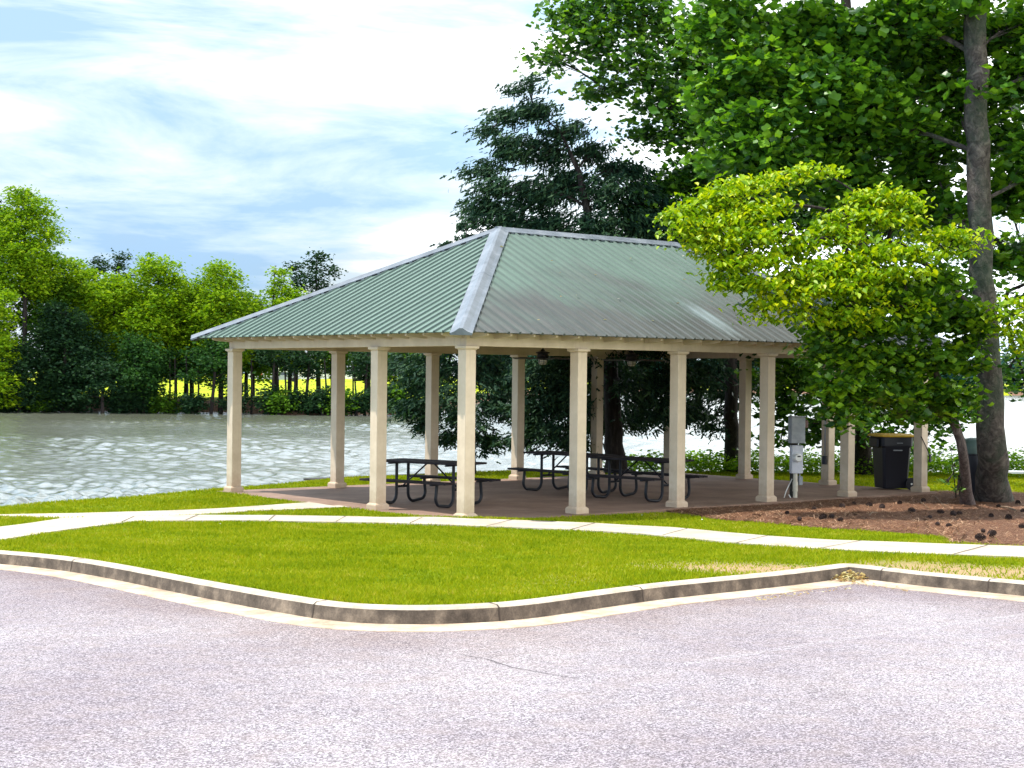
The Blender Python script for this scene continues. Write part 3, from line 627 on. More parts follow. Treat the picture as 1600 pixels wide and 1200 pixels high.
# ------------------------------------------------------------------ pavilion
def build_pavilion():
    root = empty('pavilion', (0, 0, 0), 'open picnic pavilion with ribbed green metal hip roof on square cream columns', 'pavilion')
    # columns (0.2 square shaft, base block, flat cap)
    def column():
        c = MB(); c.box(-.1, .1, -.1, .1, .0, 2.64, 0, .006); o = c.obj('column', [M['paint']], root)
        p = MB(); p.rings([[(-a, -a, z), (a, -a, z), (a, a, z), (-a, a, z)] for a, z in ((.136, .001), (.136, .07), (.132, .085), (.112, .105), (.103, .112))], 0)
        p.obj('base_block', [M['paint']], o)
        q = MB(); q.rings([[(-a, -a, z), (a, -a, z), (a, a, z), (-a, a, z)] for a, z in ((.103, 2.642), (.112, 2.655), (.134, 2.66), (.134, 2.698))], 0)
        q.obj('cap', [M['paint']], o); return o
    xs = [.1+i*B for i in range(6)]; y1 = WY-.1; x1 = xs[-1]
    spots = [(x, .1) for x in xs] + [(x, y1) for x in xs] + [(.1, .1+(y1-.1)/3)] + [(x1, .1+(y1-.1)/3), (x1, .1+(y1-.1)*2/3)]
    col0 = column()
    for i, (x, y) in enumerate(spots):
        o = col0 if i == 0 else copy_tree(col0, root); o.location = (x, y, 0)
        if (i == 12+1):   # conduit and outlet on the right-hand end column
            cd = MB(); cd.tube([(-.125, -.02, .50), (-.125, -.02, 2.6)], .014, 8)
            cd.obj('conduit', [M['grey']], o, True)
            bx = MB(); bx.box(-.165, -.103, -.07, .03, .44, .62, 0, .008); bx.obj('outlet_box', [M['bin']], o)
    # beams
    def beam(x0, x1_, y0, y1_):
        b = MB(); b.box(x0, x1_, y0, y1_, 2.70, 2.905, 0, .004); return b.obj('beam', [M['paint']], root)
    beam(.02, LX-.02, .02, .16); beam(.02, LX-.02, WY-.16, WY-.02); beam(.02, .16, .163, WY-.163); beam(LX-.16, LX-.02, .163, WY-.163)
    ce = MB(); ce.box(.165, LX-.165, .165, WY-.165, 2.86, 2.90); ce.obj('ceiling', [M['paint']], root)
    # roof
    e = .46; X0, X1, Y0, Y1 = -e, LX+e, -e, WY+e; Dh = (Y1-Y0)/2; ZE = 2.905; sl_ = .502
    nrm = 1/math.sqrt(1+sl_**2)
    vs = []; fs = []; uvs = []; wear = []
    def addface(pts, uvl, w):
        b = len(vs); vs.extend(pts); fs.append(list(range(b, b+len(pts)))); uvs.extend(uvl); wear.extend([w]*len(pts))
    slopes = [  # origin, eave dir, inward dir, length, wear, uv offset
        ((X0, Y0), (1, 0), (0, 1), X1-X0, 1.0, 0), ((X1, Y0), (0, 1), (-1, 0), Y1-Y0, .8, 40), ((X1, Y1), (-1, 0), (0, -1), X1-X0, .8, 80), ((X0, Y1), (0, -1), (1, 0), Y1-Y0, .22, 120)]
    for (ox, oy), (ex, ey), (ix, iy), Ls, w, uo in slopes:
        uo = round(uo/.2285)*.2285
        def P(s, h, up_=0.0): return (ox+ex*s+ix*h-ix*up_*sl_*nrm, oy+ey*s+iy*h-iy*up_*sl_*nrm, ZE+h*sl_+up_*nrm)
        nst = 40
        # the sheet (thin, with an underside)
        ribs = np.arange(.2285/2, Ls, .2285); 
        top = [(0, 0), (Ls, 0), (Ls-Dh, Dh), (Dh, Dh)] if Ls > 2*Dh+.01 else [(0, 0), (Ls, 0), (Ls/2, Dh)]
        addface([P(a, b_) for a, b_ in top], [(uo+a, b_*1.12) for a, b_ in top], w)
        addface([P(a, b_, -.012) for a, b_ in reversed(top)], [(uo+a, b_*1.12) for a, b_ in reversed(top)], w)
        addface([P(0, 0, -.012), P(Ls, 0, -.012), P(Ls, 0), P(0, 0)], [(uo, 0), (uo+Ls, 0), (uo+Ls, 0), (uo, 0)], w)
        for s in np.arange(0, Ls, .2285):
            if s < .08 or s > Ls-.08: continue
            hm = min(s, Ls-s, Dh)-.03
            if hm < .05: continue
            a, c_, hh = .030, .014, .028
            for k0, k1, u0, u1 in ((-a, -c_, 0, hh), (-c_, c_, hh, hh), (c_, a, hh, 0)):
                addface([P(s+k0, -.015, u0), P(s+k1, -.015, u1), P(s+k1, hm, u1), P(s+k0, hm, u0)], [(uo+s+k0, 0), (uo+s+k1, 0), (uo+s+k1, hm*1.12), (uo+s+k0, hm*1.12)], w)
            addface([P(s-a, -.015, -.012), P(s+a, -.015, -.012), P(s+c_, -.015, hh), P(s-c_, -.015, hh)], [(uo+s, 0)]*4, w)
    me = np_mesh('roof', np.array(vs), fs, None, False, uvs)
    at_ = me.attributes.new('wear', 'FLOAT', 'POINT'); at_.data.foreach_set('value', np.array(wear, dtype=np.float32))
    roof = link('roof', me, root, [M['roof']])
    # timber deck under the sheet
    # hip and ridge caps: folded strip with a raised bead, lapped every 2.4 m
    apL = np.array([X0+Dh, Y0+Dh, ZE+Dh*sl_]); apR = np.array([X1-Dh, Y0+Dh, ZE+Dh*sl_])
    def hipcap(a, b, n1, n2, name):
        a = np.array(a, float); b = np.array(b, float); d = (b-a); Ld = np.linalg.norm(d); d /= Ld
        upv = (n1+n2); upv /= np.linalg.norm(upv)
        s1 = np.cross(d, n1); s1 /= np.linalg.norm(s1); s2 = np.cross(d, n2); s2 /= np.linalg.norm(s2)
        if s1@n2 > 0: s1 = -s1
        if s2@n1 > 0: s2 = -s2
        # s1 lies in plane 1 and points away from plane 2
        pr = [s1*.175+n1*.004, s1*.17+n1*.034, s1*.10+n1*.036, s1*.075+n1*.040+upv*.004, s1*.03+upv*.066, s2*.03+upv*.066, s2*.075+n2*.040+upv*.004, s2*.10+n2*.036, s2*.17+n2*.034, s2*.175+n2*.004]
        m_ = MB(); k = max(1, int(Ld/2.2)); 
        for i in range(k):
            q0 = a+d*(Ld*i/k-(.03 if i else .03)); q1 = a+d*(Ld*(i+1)/k+.02); lf = .004*(i % 2)
            vsx = [tuple(q0+p+upv*lf) for p in pr]+[tuple(q1+p+upv*lf) for p in pr]
            n_ = len(pr); m_.add(vsx, [(j, j+1, n_+j+1, n_+j) for j in range(n_-1)]+[tuple(reversed(range(n_)))], 0)
        # rubber closure teeth show as dark slots along both edges
        q = np.arange(.15, Ld-.1, .2285 if name == 'ridge_cap' else .16)
        for t_ in q:
            for s_, nn in ((s1, n1), (s2, n2)):
                c0 = a+d*t_+s_*.178+nn*.016; m_.add([tuple(c0-d*.05-nn*.013), tuple(c0+d*.05-nn*.013), tuple(c0+d*.05+nn*.013), tuple(c0-d*.05+nn*.013)], [(0, 1, 2, 3)], 1)
        return m_.obj(name, [M['cap'], M['dark']], roof)
    nF = np.array([0, -sl_, 1])*nrm; nB = np.array([0, sl_, 1])*nrm; nL = np.array([-sl_, 0, 1])*nrm; nR = np.array([sl_, 0, 1])*nrm
    hipcap((X0, Y0, ZE), apL, nL, nF, 'hip_cap'); hipcap((X0, Y1, ZE), apL, nL, nB, 'hip_cap')
    hipcap((X1, Y0, ZE), apR, nR, nF, 'hip_cap'); hipcap((X1, Y1, ZE), apR, nR, nB, 'hip_cap')
    hipcap(apL-np.array([.06, 0, 0]), apR+np.array([.06, 0, 0]), nF, nB, 'ridge_cap')
    # rafter tails
    def tail(x, y, dx, dy):
        t_ = MB(); w = .022; px_, py_ = -dy, dx
        def Q(o, z, s): return (x+dx*o+px_*w*s, y+dy*o+py_*w*s, z)
        pts = [(0, 2.80), (0, ZE+(e+.02)*sl_-.032-.0), (e-.05, ZE+.07*sl_-.036), (e-.05, ZE-.025), (e-.09, ZE-.035)]
        pts = [(0.0, ZE-.085), (0.0, ZE+e*sl_-.03), (e-.06, ZE+.06*sl_-.03), (e-.06, ZE-.045), (e-.13, ZE-.06)]
        pts = [(o-.0, z) for o, z in pts]
        vs_ = [Q(o, z, -1) for o, z in pts]+[Q(o, z, 1) for o, z in pts]; k = len(pts)
        t_.add(vs_, [tuple(range(k)), tuple(range(2*k-1, k-1, -1))]+[(i, k+i, k+(i+1) % k, (i+1) % k) for i in range(k)], 0)
        t_.obj('rafter_tail', [M['paint']], root)
    for x in np.arange(.12, LX, .47): tail(x, .018, 0, -1); tail(x, WY-.018, 0, 1)
    for y in np.arange(.12, WY, .47): tail(.018, y, -1, 0); tail(LX-.018, y, 1, 0)
    # fascia frieze closing the gap between beam top and roof
    return root
build_pavilion()

# ------------------------------------------------------------------ ceiling fans
def build_fan(x, label):
    r = empty('ceiling_fan', (x, 3.63, 2.60), label, 'ceiling fan', 'dark ceiling fans under the pavilion roof')
    a = MB(); a.lathe([(.055, .26), (.06, .235), (.018, .22), (.014, .16), (.014, .15)], 14); smooth_by_angle(a.obj('downrod', [M['bronze']], r))
    b = MB(); b.lathe([(.012, .175), (.035, .15), (.05, .125), (.135, .10), (.14, .085), (.10, .07), (.115, .02), (.12, .0), (.155, -.015), (.15, -.03), (.07, -.04)][::-1], 20)
    smooth_by_angle(b.obj('motor_housing', [M['bronze']], r))
    for k in range(5):
        an = R(YAW*-57.3+72*k+4); c = MB(); ca, sa = math.cos(an), math.sin(an)
        pts = [(.12, -.02), (.20, -.03), (.30, -.062), (.62, -.07), (.655, -.05), (.655, .05), (.62, .07), (.30, .062), (.20, .03), (.12, .02)]
        up_ = [(ca*p-sa*q, sa*p+ca*q, -.012+q*.2) for p, q in pts]; dn = [(p[0], p[1], p[2]-.008) for p in up_]; k_ = len(pts)
        c.add(up_+dn, [tuple(range(k_)), tuple(range(2*k_-1, k_-1, -1))]+[(i, k_+i, k_+(i+1) % k_, (i+1) % k_) for i in range(k_)]); c.obj('blade', [M['bronze']], r)
    d = MB(); d.lathe([(.03, -.135), (.06, -.13), (.078, -.11), (.085, -.07), (.08, -.045), (.05, -.04)], 18); lk = smooth_by_angle(d.obj('lamp_shade', [M['glass']], r))
    e = MB()
    for z in (-.075, -.105): e.lathe([(.088, z-.004), (.092, z), (.088, z+.004)], 18)
    for k in range(6):
        an = k*math.pi/3; e.tube([(.088*math.cos(an), .088*math.sin(an), -.04), (.09*math.cos(an), .09*math.sin(an), -.10), (.04*math.cos(an), .04*math.sin(an), -.142)], .004, 5)
    e.obj('cage', [M['bronze']], lk)
build_fan(4.72, 'dark lantern-lit ceiling fan hanging under the pavilion, nearer the roof hip'); build_fan(7.07, 'dark lantern-lit ceiling fan hanging under the pavilion, farther from the roof hip')

# ------------------------------------------------------------------ picnic tables (long side along local y)
def build_table(x, y, rz, label):
    r = empty('picnic_table', (x, y, 0), label, 'picnic table', 'black picnic tables under the pavilion', rz)
    Lh = .93
    def planks(name, xs, w, z, th):
        p = MB()
        for c in xs: p.box(c-w/2, c+w/2, -Lh, Lh, z-th, z, 0, .006)
        return p.obj(name, [M['plank']], r)
    planks('tabletop', (-.30, -.148, .004, .156, .308), .146, .762, .035)
    for s in (-1, 1):
        planks('bench_seat', (s*.66-.07, s*.66+.07), .134, .455, .035)
    for e in (-1, 1):
        f = MB(); y0 = e*.62
        for s in (-1, 1):   # tube: post down from the top, sweeping under and up to the bench
            pts = [(s*.16, y0, .722), (s*.16, y0, .26)]
            for k in range(7):
                a = math.pi/2*k/6; pts.append((s*(.16+.15*(1-math.cos(a))), y0, .19-.165*math.sin(a)))
            pts.append((s*.50, y0, .045))
            for k in range(1, 8):
                a = math.pi*.56*k/7; pts.append((s*(.52+.125*math.sin(a)), y0, .175-.13*math.cos(a)))
            pts.append((s*.615, y0, .415)); f.tube(pts, .027, 8)
            f.box(min(s*.52, s*.78), max(s*.52, s*.78), y0-.03, y0+.03, .395, .417)
        f.box(-.37, .37, y0-.03, y0+.03, .700, .724)
        f.tube([(-.16, y0, .30), (.16, y0, .30)], .022, 8)
        smooth_by_angle(f.obj('leg_frame', [M['black']], r), 35)
        b = MB(); b.tube([(0, y0, .30), (0, e*.08, .715)], .014, 6); b.obj('brace', [M['black']], r)
build_table(1.39, 2.72, R(15), 'black picnic table nearest the lake end of the pavilion, standing on its own')
build_table(5.43, 1.66, R(7), 'black picnic table near the front columns of the pavilion, beyond the first')
build_table(5.52, 3.72, R(3), 'black picnic table at the back of the pavilion, behind another table')

# ------------------------------------------------------------------ utility post with meter
def build_utility():
    P = G(1240, 785); z = P[2]; r = empty('utility_post', P, 'dark wooden utility post with grey electric boxes and a round meter beside a column', 'utility post', None, -YAW+R(14))
    a = MB(); a.rings([[(-.06, -.05, zz), (.06, -.05, zz), (.06, .06, zz), (-.06, .06, zz)] for zz in (-.3, 1.62)])
    o = a.obj('post', [M['post']], r)
    b = MB(); b.box(-.155, .125, -.22, -.052, 1.13, 1.62, 0, .008); b.box(-.165, .135, -.235, -.05, 1.622, 1.645, 0, .005); b.obj('breaker_box', [M['grey']], r)
    c = MB(); c.box(-.12, .11, -.17, -.052, .56, 1.09, 0, .008); mb = c.obj('meter_box', [M['meterbox']], r)
    d = MB(); prof = [(.085, 0), (.085, .035), (.078, .045), (.078, .10), (.066, .115), (.02, .118)]
    d.rings([[(-.03+rr*math.cos(k*math.pi/10), -.172-hh, .86+rr*math.sin(k*math.pi/10)) for k in range(20)] for rr, hh in prof]); smooth_by_angle(d.obj('meter', [M['white']], mb))
    d2 = MB(); d2.box(-.06, 0, -.295, -.291, .875, .90); d2.obj('display', [M['bin']], mb)
    t = MB(); t.tube([(-.02, -.11, -.1), (-.02, -.11, .56)], .042, 12); t.tube([(-.02, -.11, .22), (-.02, -.11, .40)], .052, 12); smooth_by_angle(t.obj('conduit', [M['pvc']], r), 50)
    j = MB(); j.box(.062, .14, -.10, .02, .33, .50, 0, .01); j.tube([(.10, -.04, .50), (.10, -.04, 1.1)], .013, 6); j.obj('junction_box', [M['grey']], r)
    w = MB(); w.tube([(-.04, -.15, .06), (-.18, -.17, .015), (-.28, -.13, .02), (-.20, -.1, .22), (-.06, -.05, .45)], .010, 5); w.obj('cable', [M['white']], r)
    w = MB(); w.tube([(-.05, -.16, .02), (-.12, -.20, .05), (-.16, -.14, .16)], .009, 5); w.obj('cable', [M['white']], r)
    k = MB(); k.box(.126, .22, -.14, -.08, 1.42, 1.56, 0, .008); k.obj('sensor_box', [mat('dull_maroon_box', (.16, .09, .08), .6)], r)
    s = MB(); s.box(-.19, .19, -.06, .06, 0, .05, 0, .015); o = s.obj('stepping_stone', [M['walk']]); Q = G(1207, 790); o.location = (Q[0], Q[1], Q[2]-.005); o.rotation_euler = (0, 0, -YAW)
    tag(o, 'small pale concrete block on the mulch at the foot of the utility post', 'concrete block')
build_utility()

# ------------------------------------------------------------------ wheeled bin
def build_bin():
    P = on_z(1392, 764, 0); r = empty('wheeled_bin', (P[0], P[1], 0.0), 'black wheeled rubbish bin with a dirty yellow lid at the pavilion corner', 'bin', None, -YAW+R(8))
    def rr(w, d, z, c=.05, sx=0, sy=0): return [(sx+x, sy+y, z) for x, y in ((-w+c, -d), (w-c, -d), (w, -d+c), (w, d-c), (w-c, d), (-w+c, d), (-w, d-c), (-w, -d+c))]
    b = MB(); b.rings([rr(.255, .27, .03), rr(.262, .28, .06), rr(.305, .34, .86), rr(.335, .36, .90), rr(.335, .36, .92), rr(.338, .365, 1.075)][0:6], 0)
    smooth_by_angle(b.obj('body', [M['bin']], r), 30)
    b = MB(); b.box(-.395, -.337, -.24, .24, .86, 1.06, 0, .02); b.obj('front_handle', [M['bin']], r)
    l = MB(); l.rings([rr(.365, .375, 1.078), rr(.385, .39, 1.085), rr(.385, .39, 1.11), rr(.34, .35, 1.135), rr(.1, .1, 1.145)]); smooth_by_angle(l.obj('lid', [M['yellow']], r), 30)
    l = MB(); l.tube([(.33, -.28, 1.06), (.43, -.28, 1.09), (.43, .28, 1.09), (.33, .28, 1.06)], .018, 8); l.obj('handle', [M['bin']], r)
    for s in (-1, 1):
        w = MB(); w.rings([[(.31+q*math.cos(k*math.pi/9), s*.305+h, .125+q*math.sin(k*math.pi/9)) for k in range(18)] for q, h in ((.06, -.03), (.125, -.03), (.125, .03), (.06, .03))]); wo = smooth_by_angle(w.obj('wheel', [M['bin']], r))
        h = MB(); h.rings([[(.31+q*math.cos(k*math.pi/5), s*.305+h2, .125+q*math.sin(k*math.pi/5)) for k in range(10)] for q, h2 in ((.02, -.04), (.02, .04))]); h.obj('hub', [M['white']], wo)
    pl = MB(); pl.box(-.09, .10, -.352, -.338, .80, .822, 0, .003); pl.box(-.02, .10, -.366, -.3635, .955, .965); pl.obj('badge', [M['grey']], r)
    c = MB(); Q = Vector((P[0], P[1], 0)); px_, py_ = LX-.1, .1
    c.tube([(px_-.16, py_-.12, 1.12), (px_-.06, py_-.13, .98), (px_+.06, py_-.128, .83), (px_+.125, py_-.115, .72), (px_+.13, py_-.02, .70), (px_+.125, py_+.08, .72)], .012, 6)
    c.box(px_+.10, px_+.15, py_-.15, py_-.125, .60, .76); o = c.obj('tether_strap', [M['bin']]); tag(o, 'thin dark strap tied round the corner column beside the yellow-lidded bin', 'strap')
build_bin()
def build_dome_bin():
    P = G(1519, 779); r = empty('litter_bin', P, 'dark litter bin with a dull green domed lid, half hidden behind the large trunk', 'bin')
    b = MB(); b.lathe([(.24, 0), (.255, .02), (.255, .86), (.27, .87), (.27, .90)], 24); smooth_by_angle(b.obj('body', [M['bin']], r))
    for k in range(16):
        pass
    d = MB(); d.lathe([(.285, .90), (.285, .98), (.275, 1.03), (.23, 1.12), (.15, 1.18), (.05, 1.205), (.01, 1.207)], 24); smooth_by_angle(d.obj('domed_lid', [M['domegreen']], r))
build_dome_bin()

# bench beyond the trees at the right edge
def build_bench():
    P = at(1577, 744, 35.5); P2 = at(1680, 745, 35.2); z = G(1590, 756)[2]
    r = empty('bench', (P[0], P[1], ground_z(P[0], P[1])), 'low grey-topped bench by the hedge at the right edge', 'bench', None, -YAW); g = .34
    s = MB(); s.box(0, 1.5, -.2, -.07, g-.05, g, 0, .006); s.box(0, 1.5, -.06, .07, g-.05, g, 0, .006); s.box(0, 1.5, .08, .21, g-.05, g, 0, .006); s.obj('seat', [M['meterbox']], r)
    for x in (.45, 1.2):
        l = MB(); l.box(x-.03, x+.03, -.18, .19, 0, g-.052, 0, .01); l.obj('leg', [M['black']], r)
build_bench()
# dock beyond the bank, small fitting on a column
def build_dock():
    P = at(528, 752.5, 34.9); P2 = at(640, 749, 36.2); r = empty('dock', (P[0], P[1], -1.5), 'low dark wooden dock edge showing past the grass bank behind the pavilion', 'dock')
    d = Vector((P2[0]-P[0], P2[1]-P[1], 0)); Ld = d.length; r.rotation_euler = (0, 0, math.atan2(d.y, d.x)); zt = P[2]+1.5
    m_ = MB()
    for k in range(9): m_.box(0, Ld+1.5, k*.15, k*.15+.14, zt-.045, zt, 0)
    m_.obj('deck', [M['post']], r)
    for x in (.15, Ld+1.3):
        for y in (.1, 1.25):
            q = MB(); q.tube([(x, y, -1.2), (x, y, zt-.047)], .07, 8); q.obj('pile', [M['post']], r)
build_dock()

# ------------------------------------------------------------------ small litter
def rnd_blob(name, n=1, s=.03, sq=.7):
    b = MB(); k = 8; rs = []
    for j in range(6):
        a = math.pi*j/5; rr = max(.02, math.sin(a))*s
        rs.append([(rr*math.cos(2*math.pi*i/k)*(1+.18*((i+j) % 2)), rr*math.sin(2*math.pi*i/k)*(1+.18*((i+j) % 2)), -math.cos(a)*s*sq*1.4) for i in range(k)])
    b.rings(rs); return b
def build_cones():
    mm = m_conc('pine_cone', (.02, .012, .01), (.05, .032, .028), (.11, .075, .06), 30, .9, .7)
    b = MB()   # scaled cone, lying on its side
    for j in range(7):
        z = -.055+j*.017; rr = .038*math.sin(math.pi*(.16+.72*j/6))+.004
        for i in range(8):
            a = 2*math.pi*(i+.5*(j % 2))/8; c, s = math.cos(a), math.sin(a); t = (-s, c)
            b.add([(z, c*rr*.4, s*rr*.4+.03), (z+.006, c*rr+t[0]*.011, s*rr+t[1]*.011+.03), (z+.020, c*rr*1.15, s*rr*1.15+.03), (z+.006, c*rr-t[0]*.011, s*rr-t[1]*.011+.03)], [(0, 1, 2), (0, 2, 3)])
    b.lathe([(.004, 0), (.02, .002), (.004, .004)], 6)
    b.tube([(-.055, 0, .03), (0, 0, .03), (.06, 0, .03)], [.012, .024, .008], 7)
    c0 = b.obj('pine_cone', [mm]); pts = [(1334, 790), (1316, 796), (1359, 794), (1301, 812), (1287, 814), (1313, 817), (1424, 803), (1470, 805), (1491, 808), (1500, 807), (1453, 813), (1466, 824), (1482, 826), (1548, 811), (1575, 814), (1598, 803), (1537, 835), (1550, 841), (1598, 829), (1249, 816), (1531, 847), (1377, 797), (1560, 795), (1590, 790), (1405, 790), (1442, 786), (1230, 806), (1272, 800)]
    for i, (x, y) in enumerate(pts):
        o = c0 if i == 0 else c0.copy()
        if i: COL.objects.link(o)
        P = G(x, y+2); o.location = (P[0], P[1], P[2]+.05); o.rotation_euler = (random.uniform(-.4, .4), random.uniform(-.3, .3), random.uniform(0, 6.28)); s = random.uniform(.7, 1.25); o.scale = (s, s, s)
        tag(o, 'dark pine cone lying on the pine straw mulch', 'pine cone', 'pine cones scattered on the mulch bed')
build_cones()
def build_litter():
    mt = m_leaf('dry_leaf_litter', [(.26, .14, .05), (.45, .32, .12), (.55, .50, .22), (.68, .62, .52)], .2, (1, 1, 1), .7)
    n = 260; P = RG(1328, 908); an = rng.random(n)*6.283; d = rng.random(n)**1.1
    c = np.column_stack([P[0]+np.cos(an)*d*.30+0, P[1]+np.sin(an)*d*.22, np.zeros(n)]); c[:, 2] = P[2]+.015+(1-d)*.10*rng.random(n)+.01
    q = leaf_quads(c, rng, .045, .5, .9, shape='diamond') ; o = link('leaf_pile', np_mesh('leaf_pile', *q), None, [mt]); tag(o, 'small heap of dry leaves swept into the inner kerb corner', 'leaf pile', kind='stuff')
    n = 120; pts = []
    for k in range(n):
        x = random.uniform(1180, 1420); P = RG(x, (923 if x < 1330 else 916)+abs(x-1330)*.13-random.uniform(0, 7)); pts.append((P[0], P[1], P[2]+.02))
    q = leaf_quads(np.array(pts), rng, .03, .3, .9, shape='diamond'); o = link('leaf_litter', np_mesh('leaf_litter', *q), None, [mt]); tag(o, 'scattered dry leaf crumbs in the gutter by the kerb corner', 'leaf litter', kind='stuff')
    pts = [(random.uniform(.8, 9.5), random.uniform(-.3, 3.0)) for _ in range(34)]
    q = leaf_quads(np.array([(x, y, 2.905+(y+.46)*.502+.045) for x, y in pts]), rng, .05, .25, .9, shape='oval'); o = link('fallen_leaves', np_mesh('fallen_leaves', *q), None, [mt]); tag(o, 'few dry fallen leaves lying on the front roof slope', 'leaf litter', kind='stuff')
    wm = mat('white_scrap', (.75, .75, .72), .7)
    for (x, y, lb) in ((1003, 809, 'white paper scrap on the grass nearer the pavilion front'), (1096, 816, 'white paper scrap on the grass between mulch tip and sidewalk'), (343, 823, 'white paper scrap on the lawn by the left sidewalk'), (1146, 795, 'white paper scrap on the tip of the mulch bed')):
        P = G(x, y); q = leaf_quads(np.array([(P[0], P[1], P[2]+.045)]), rng, .05, .2, .9); o = link('paper_scrap', np_mesh('paper_scrap', *q), None, [wm]); tag(o, lb, 'paper scrap')
    st = m_bark('fallen_twig', (.10, .07, .05), (.22, .16, .11), (.36, .28, .2))
    for (x0, y0, x1, y1, r_, lb) in ((1462, 781, 1476, 797, .008, 'thin fallen stick pointing at the slender leaning tree on the mulch'), (1436, 788, 1452, 800, .007, 'thin fallen stick on the mulch right of the bin'), (1564, 797, 1588, 803, .02, 'thick pale fallen stick on the mulch below the large trunk'), (1358, 811, 1372, 806, .009, 'short pale stick on the middle of the mulch')):
        a = G(x0, y0); b = G(x1, y1); t = MB(); t.tube([(a[0], a[1], a[2]+.06), ((a[0]+b[0])/2, (a[1]+b[1])/2+.03, (a[2]+b[2])/2+.085), (b[0], b[1], b[2]+.06)], [r_, r_, r_*.6], 6); tag(t.obj('stick', [st]), lb, 'stick')

# ------------------------------------------------------------------ foliage
SHAPES = {
    'diamond': (np.array([(0, 0), (.32, .42), (0, 1), (-.32, .42)]), [(0, 1, 2), (0, 2, 3)]),
    'oval': (np.array([(0, 0), (.26, .22), (.30, .55), (0, 1), (-.30, .55), (-.26, .22)]), [(0, 1, 2), (0, 2, 3), (0, 3, 4), (0, 4, 5)]),
    'lobed': (np.array([(0, .42), (0, 0), (.26, .04), (.50, .20), (.37, .42), (.43, .72), (.17, .82), (0, .72), (-.17, .82), (-.43, .72), (-.37, .42), (-.50, .20), (-.26, .04)]),
              [(0, k, k+1) for k in range(1, 12)]+[(0, 12, 1)]),
    'spray': (np.array([(0, 0), (.05, .20), (.20, .45), (.06, .45), (.13, .80), (0, 1), (-.10, .66), (-.06, .50), (-.18, .38), (-.05, .18)]), [(0, 1, 9), (1, 2, 3), (1, 3, 7), (1, 7, 9), (3, 4, 5), (3, 5, 7), (5, 6, 7), (7, 8, 9)]),
}
def leaf_quads(C, rg, size, tilt, droop, shape='oval', out=None, cup=.18, szvar=.35):
    """one leaf per centre; tilt: spread of the leaf normal from straight up; out: preferred pointing direction"""
    sh, fc = SHAPES[shape]; n = len(C); k = len(sh)
    an = rg.random(n)*2*np.pi; dr = np.column_stack([np.cos(an), np.sin(an), np.zeros(n)])
    if out is not None: dr = dr*.7+out; 
    dr[:, 2] -= droop*(.3+rg.random(n)) if droop < .89 else 0
    dr /= np.linalg.norm(dr, axis=1)[:, None]
    nn = np.column_stack([rg.normal(0, tilt, n), rg.normal(0, tilt, n), np.ones(n)]); nn -= dr*(nn*dr).sum(1)[:, None]; nn /= np.linalg.norm(nn, axis=1)[:, None]
    sd = np.cross(dr, nn); s = size*(1+szvar*rg.normal(0, 1, n)).clip(.45, 1.8)
    P = C[:, None, :] + (sd[:, None, :]*sh[None, :, 0, None] + dr[:, None, :]*(sh[None, :, 1, None]-.3) + nn[:, None, :]*(np.abs(sh[None, :, 0, None])*cup*2-cup*(sh[None, :, 1, None]-.3)**2))*s[:, None, None]
    F = np.array(fc)[None]+np.arange(n)[:, None, None]*k
    return P.reshape(-1, 3), F.reshape(-1, 3)
def crown_points(blobs, rg, dens_scale=1.0):
    """blobs: (centre, (rx, ry, rz), number of leaf clumps, clump radius, leaves per clump)"""
    out = []; cl = []
    for c, r_, nc_, cr, nl in blobs:
        c = np.array(c); nc_ = max(1, int(nc_*dens_scale))
        d = rg.normal(0, 1, (nc_, 3)); d /= np.linalg.norm(d, axis=1)[:, None]; rad = rg.random(nc_)**.40
        q = c+d*rad[:, None]*np.array(r_); cl.append(q)
        for p in q:
            m_ = max(3, int(nl*(.5+rg.random()))); g = rg.normal(0, 1, (m_, 3)); s = cr*(.6+.8*rg.random())
            out.append(p+g*np.array([s, s, s*.42]))
    return np.vstack(out), np.vstack(cl)
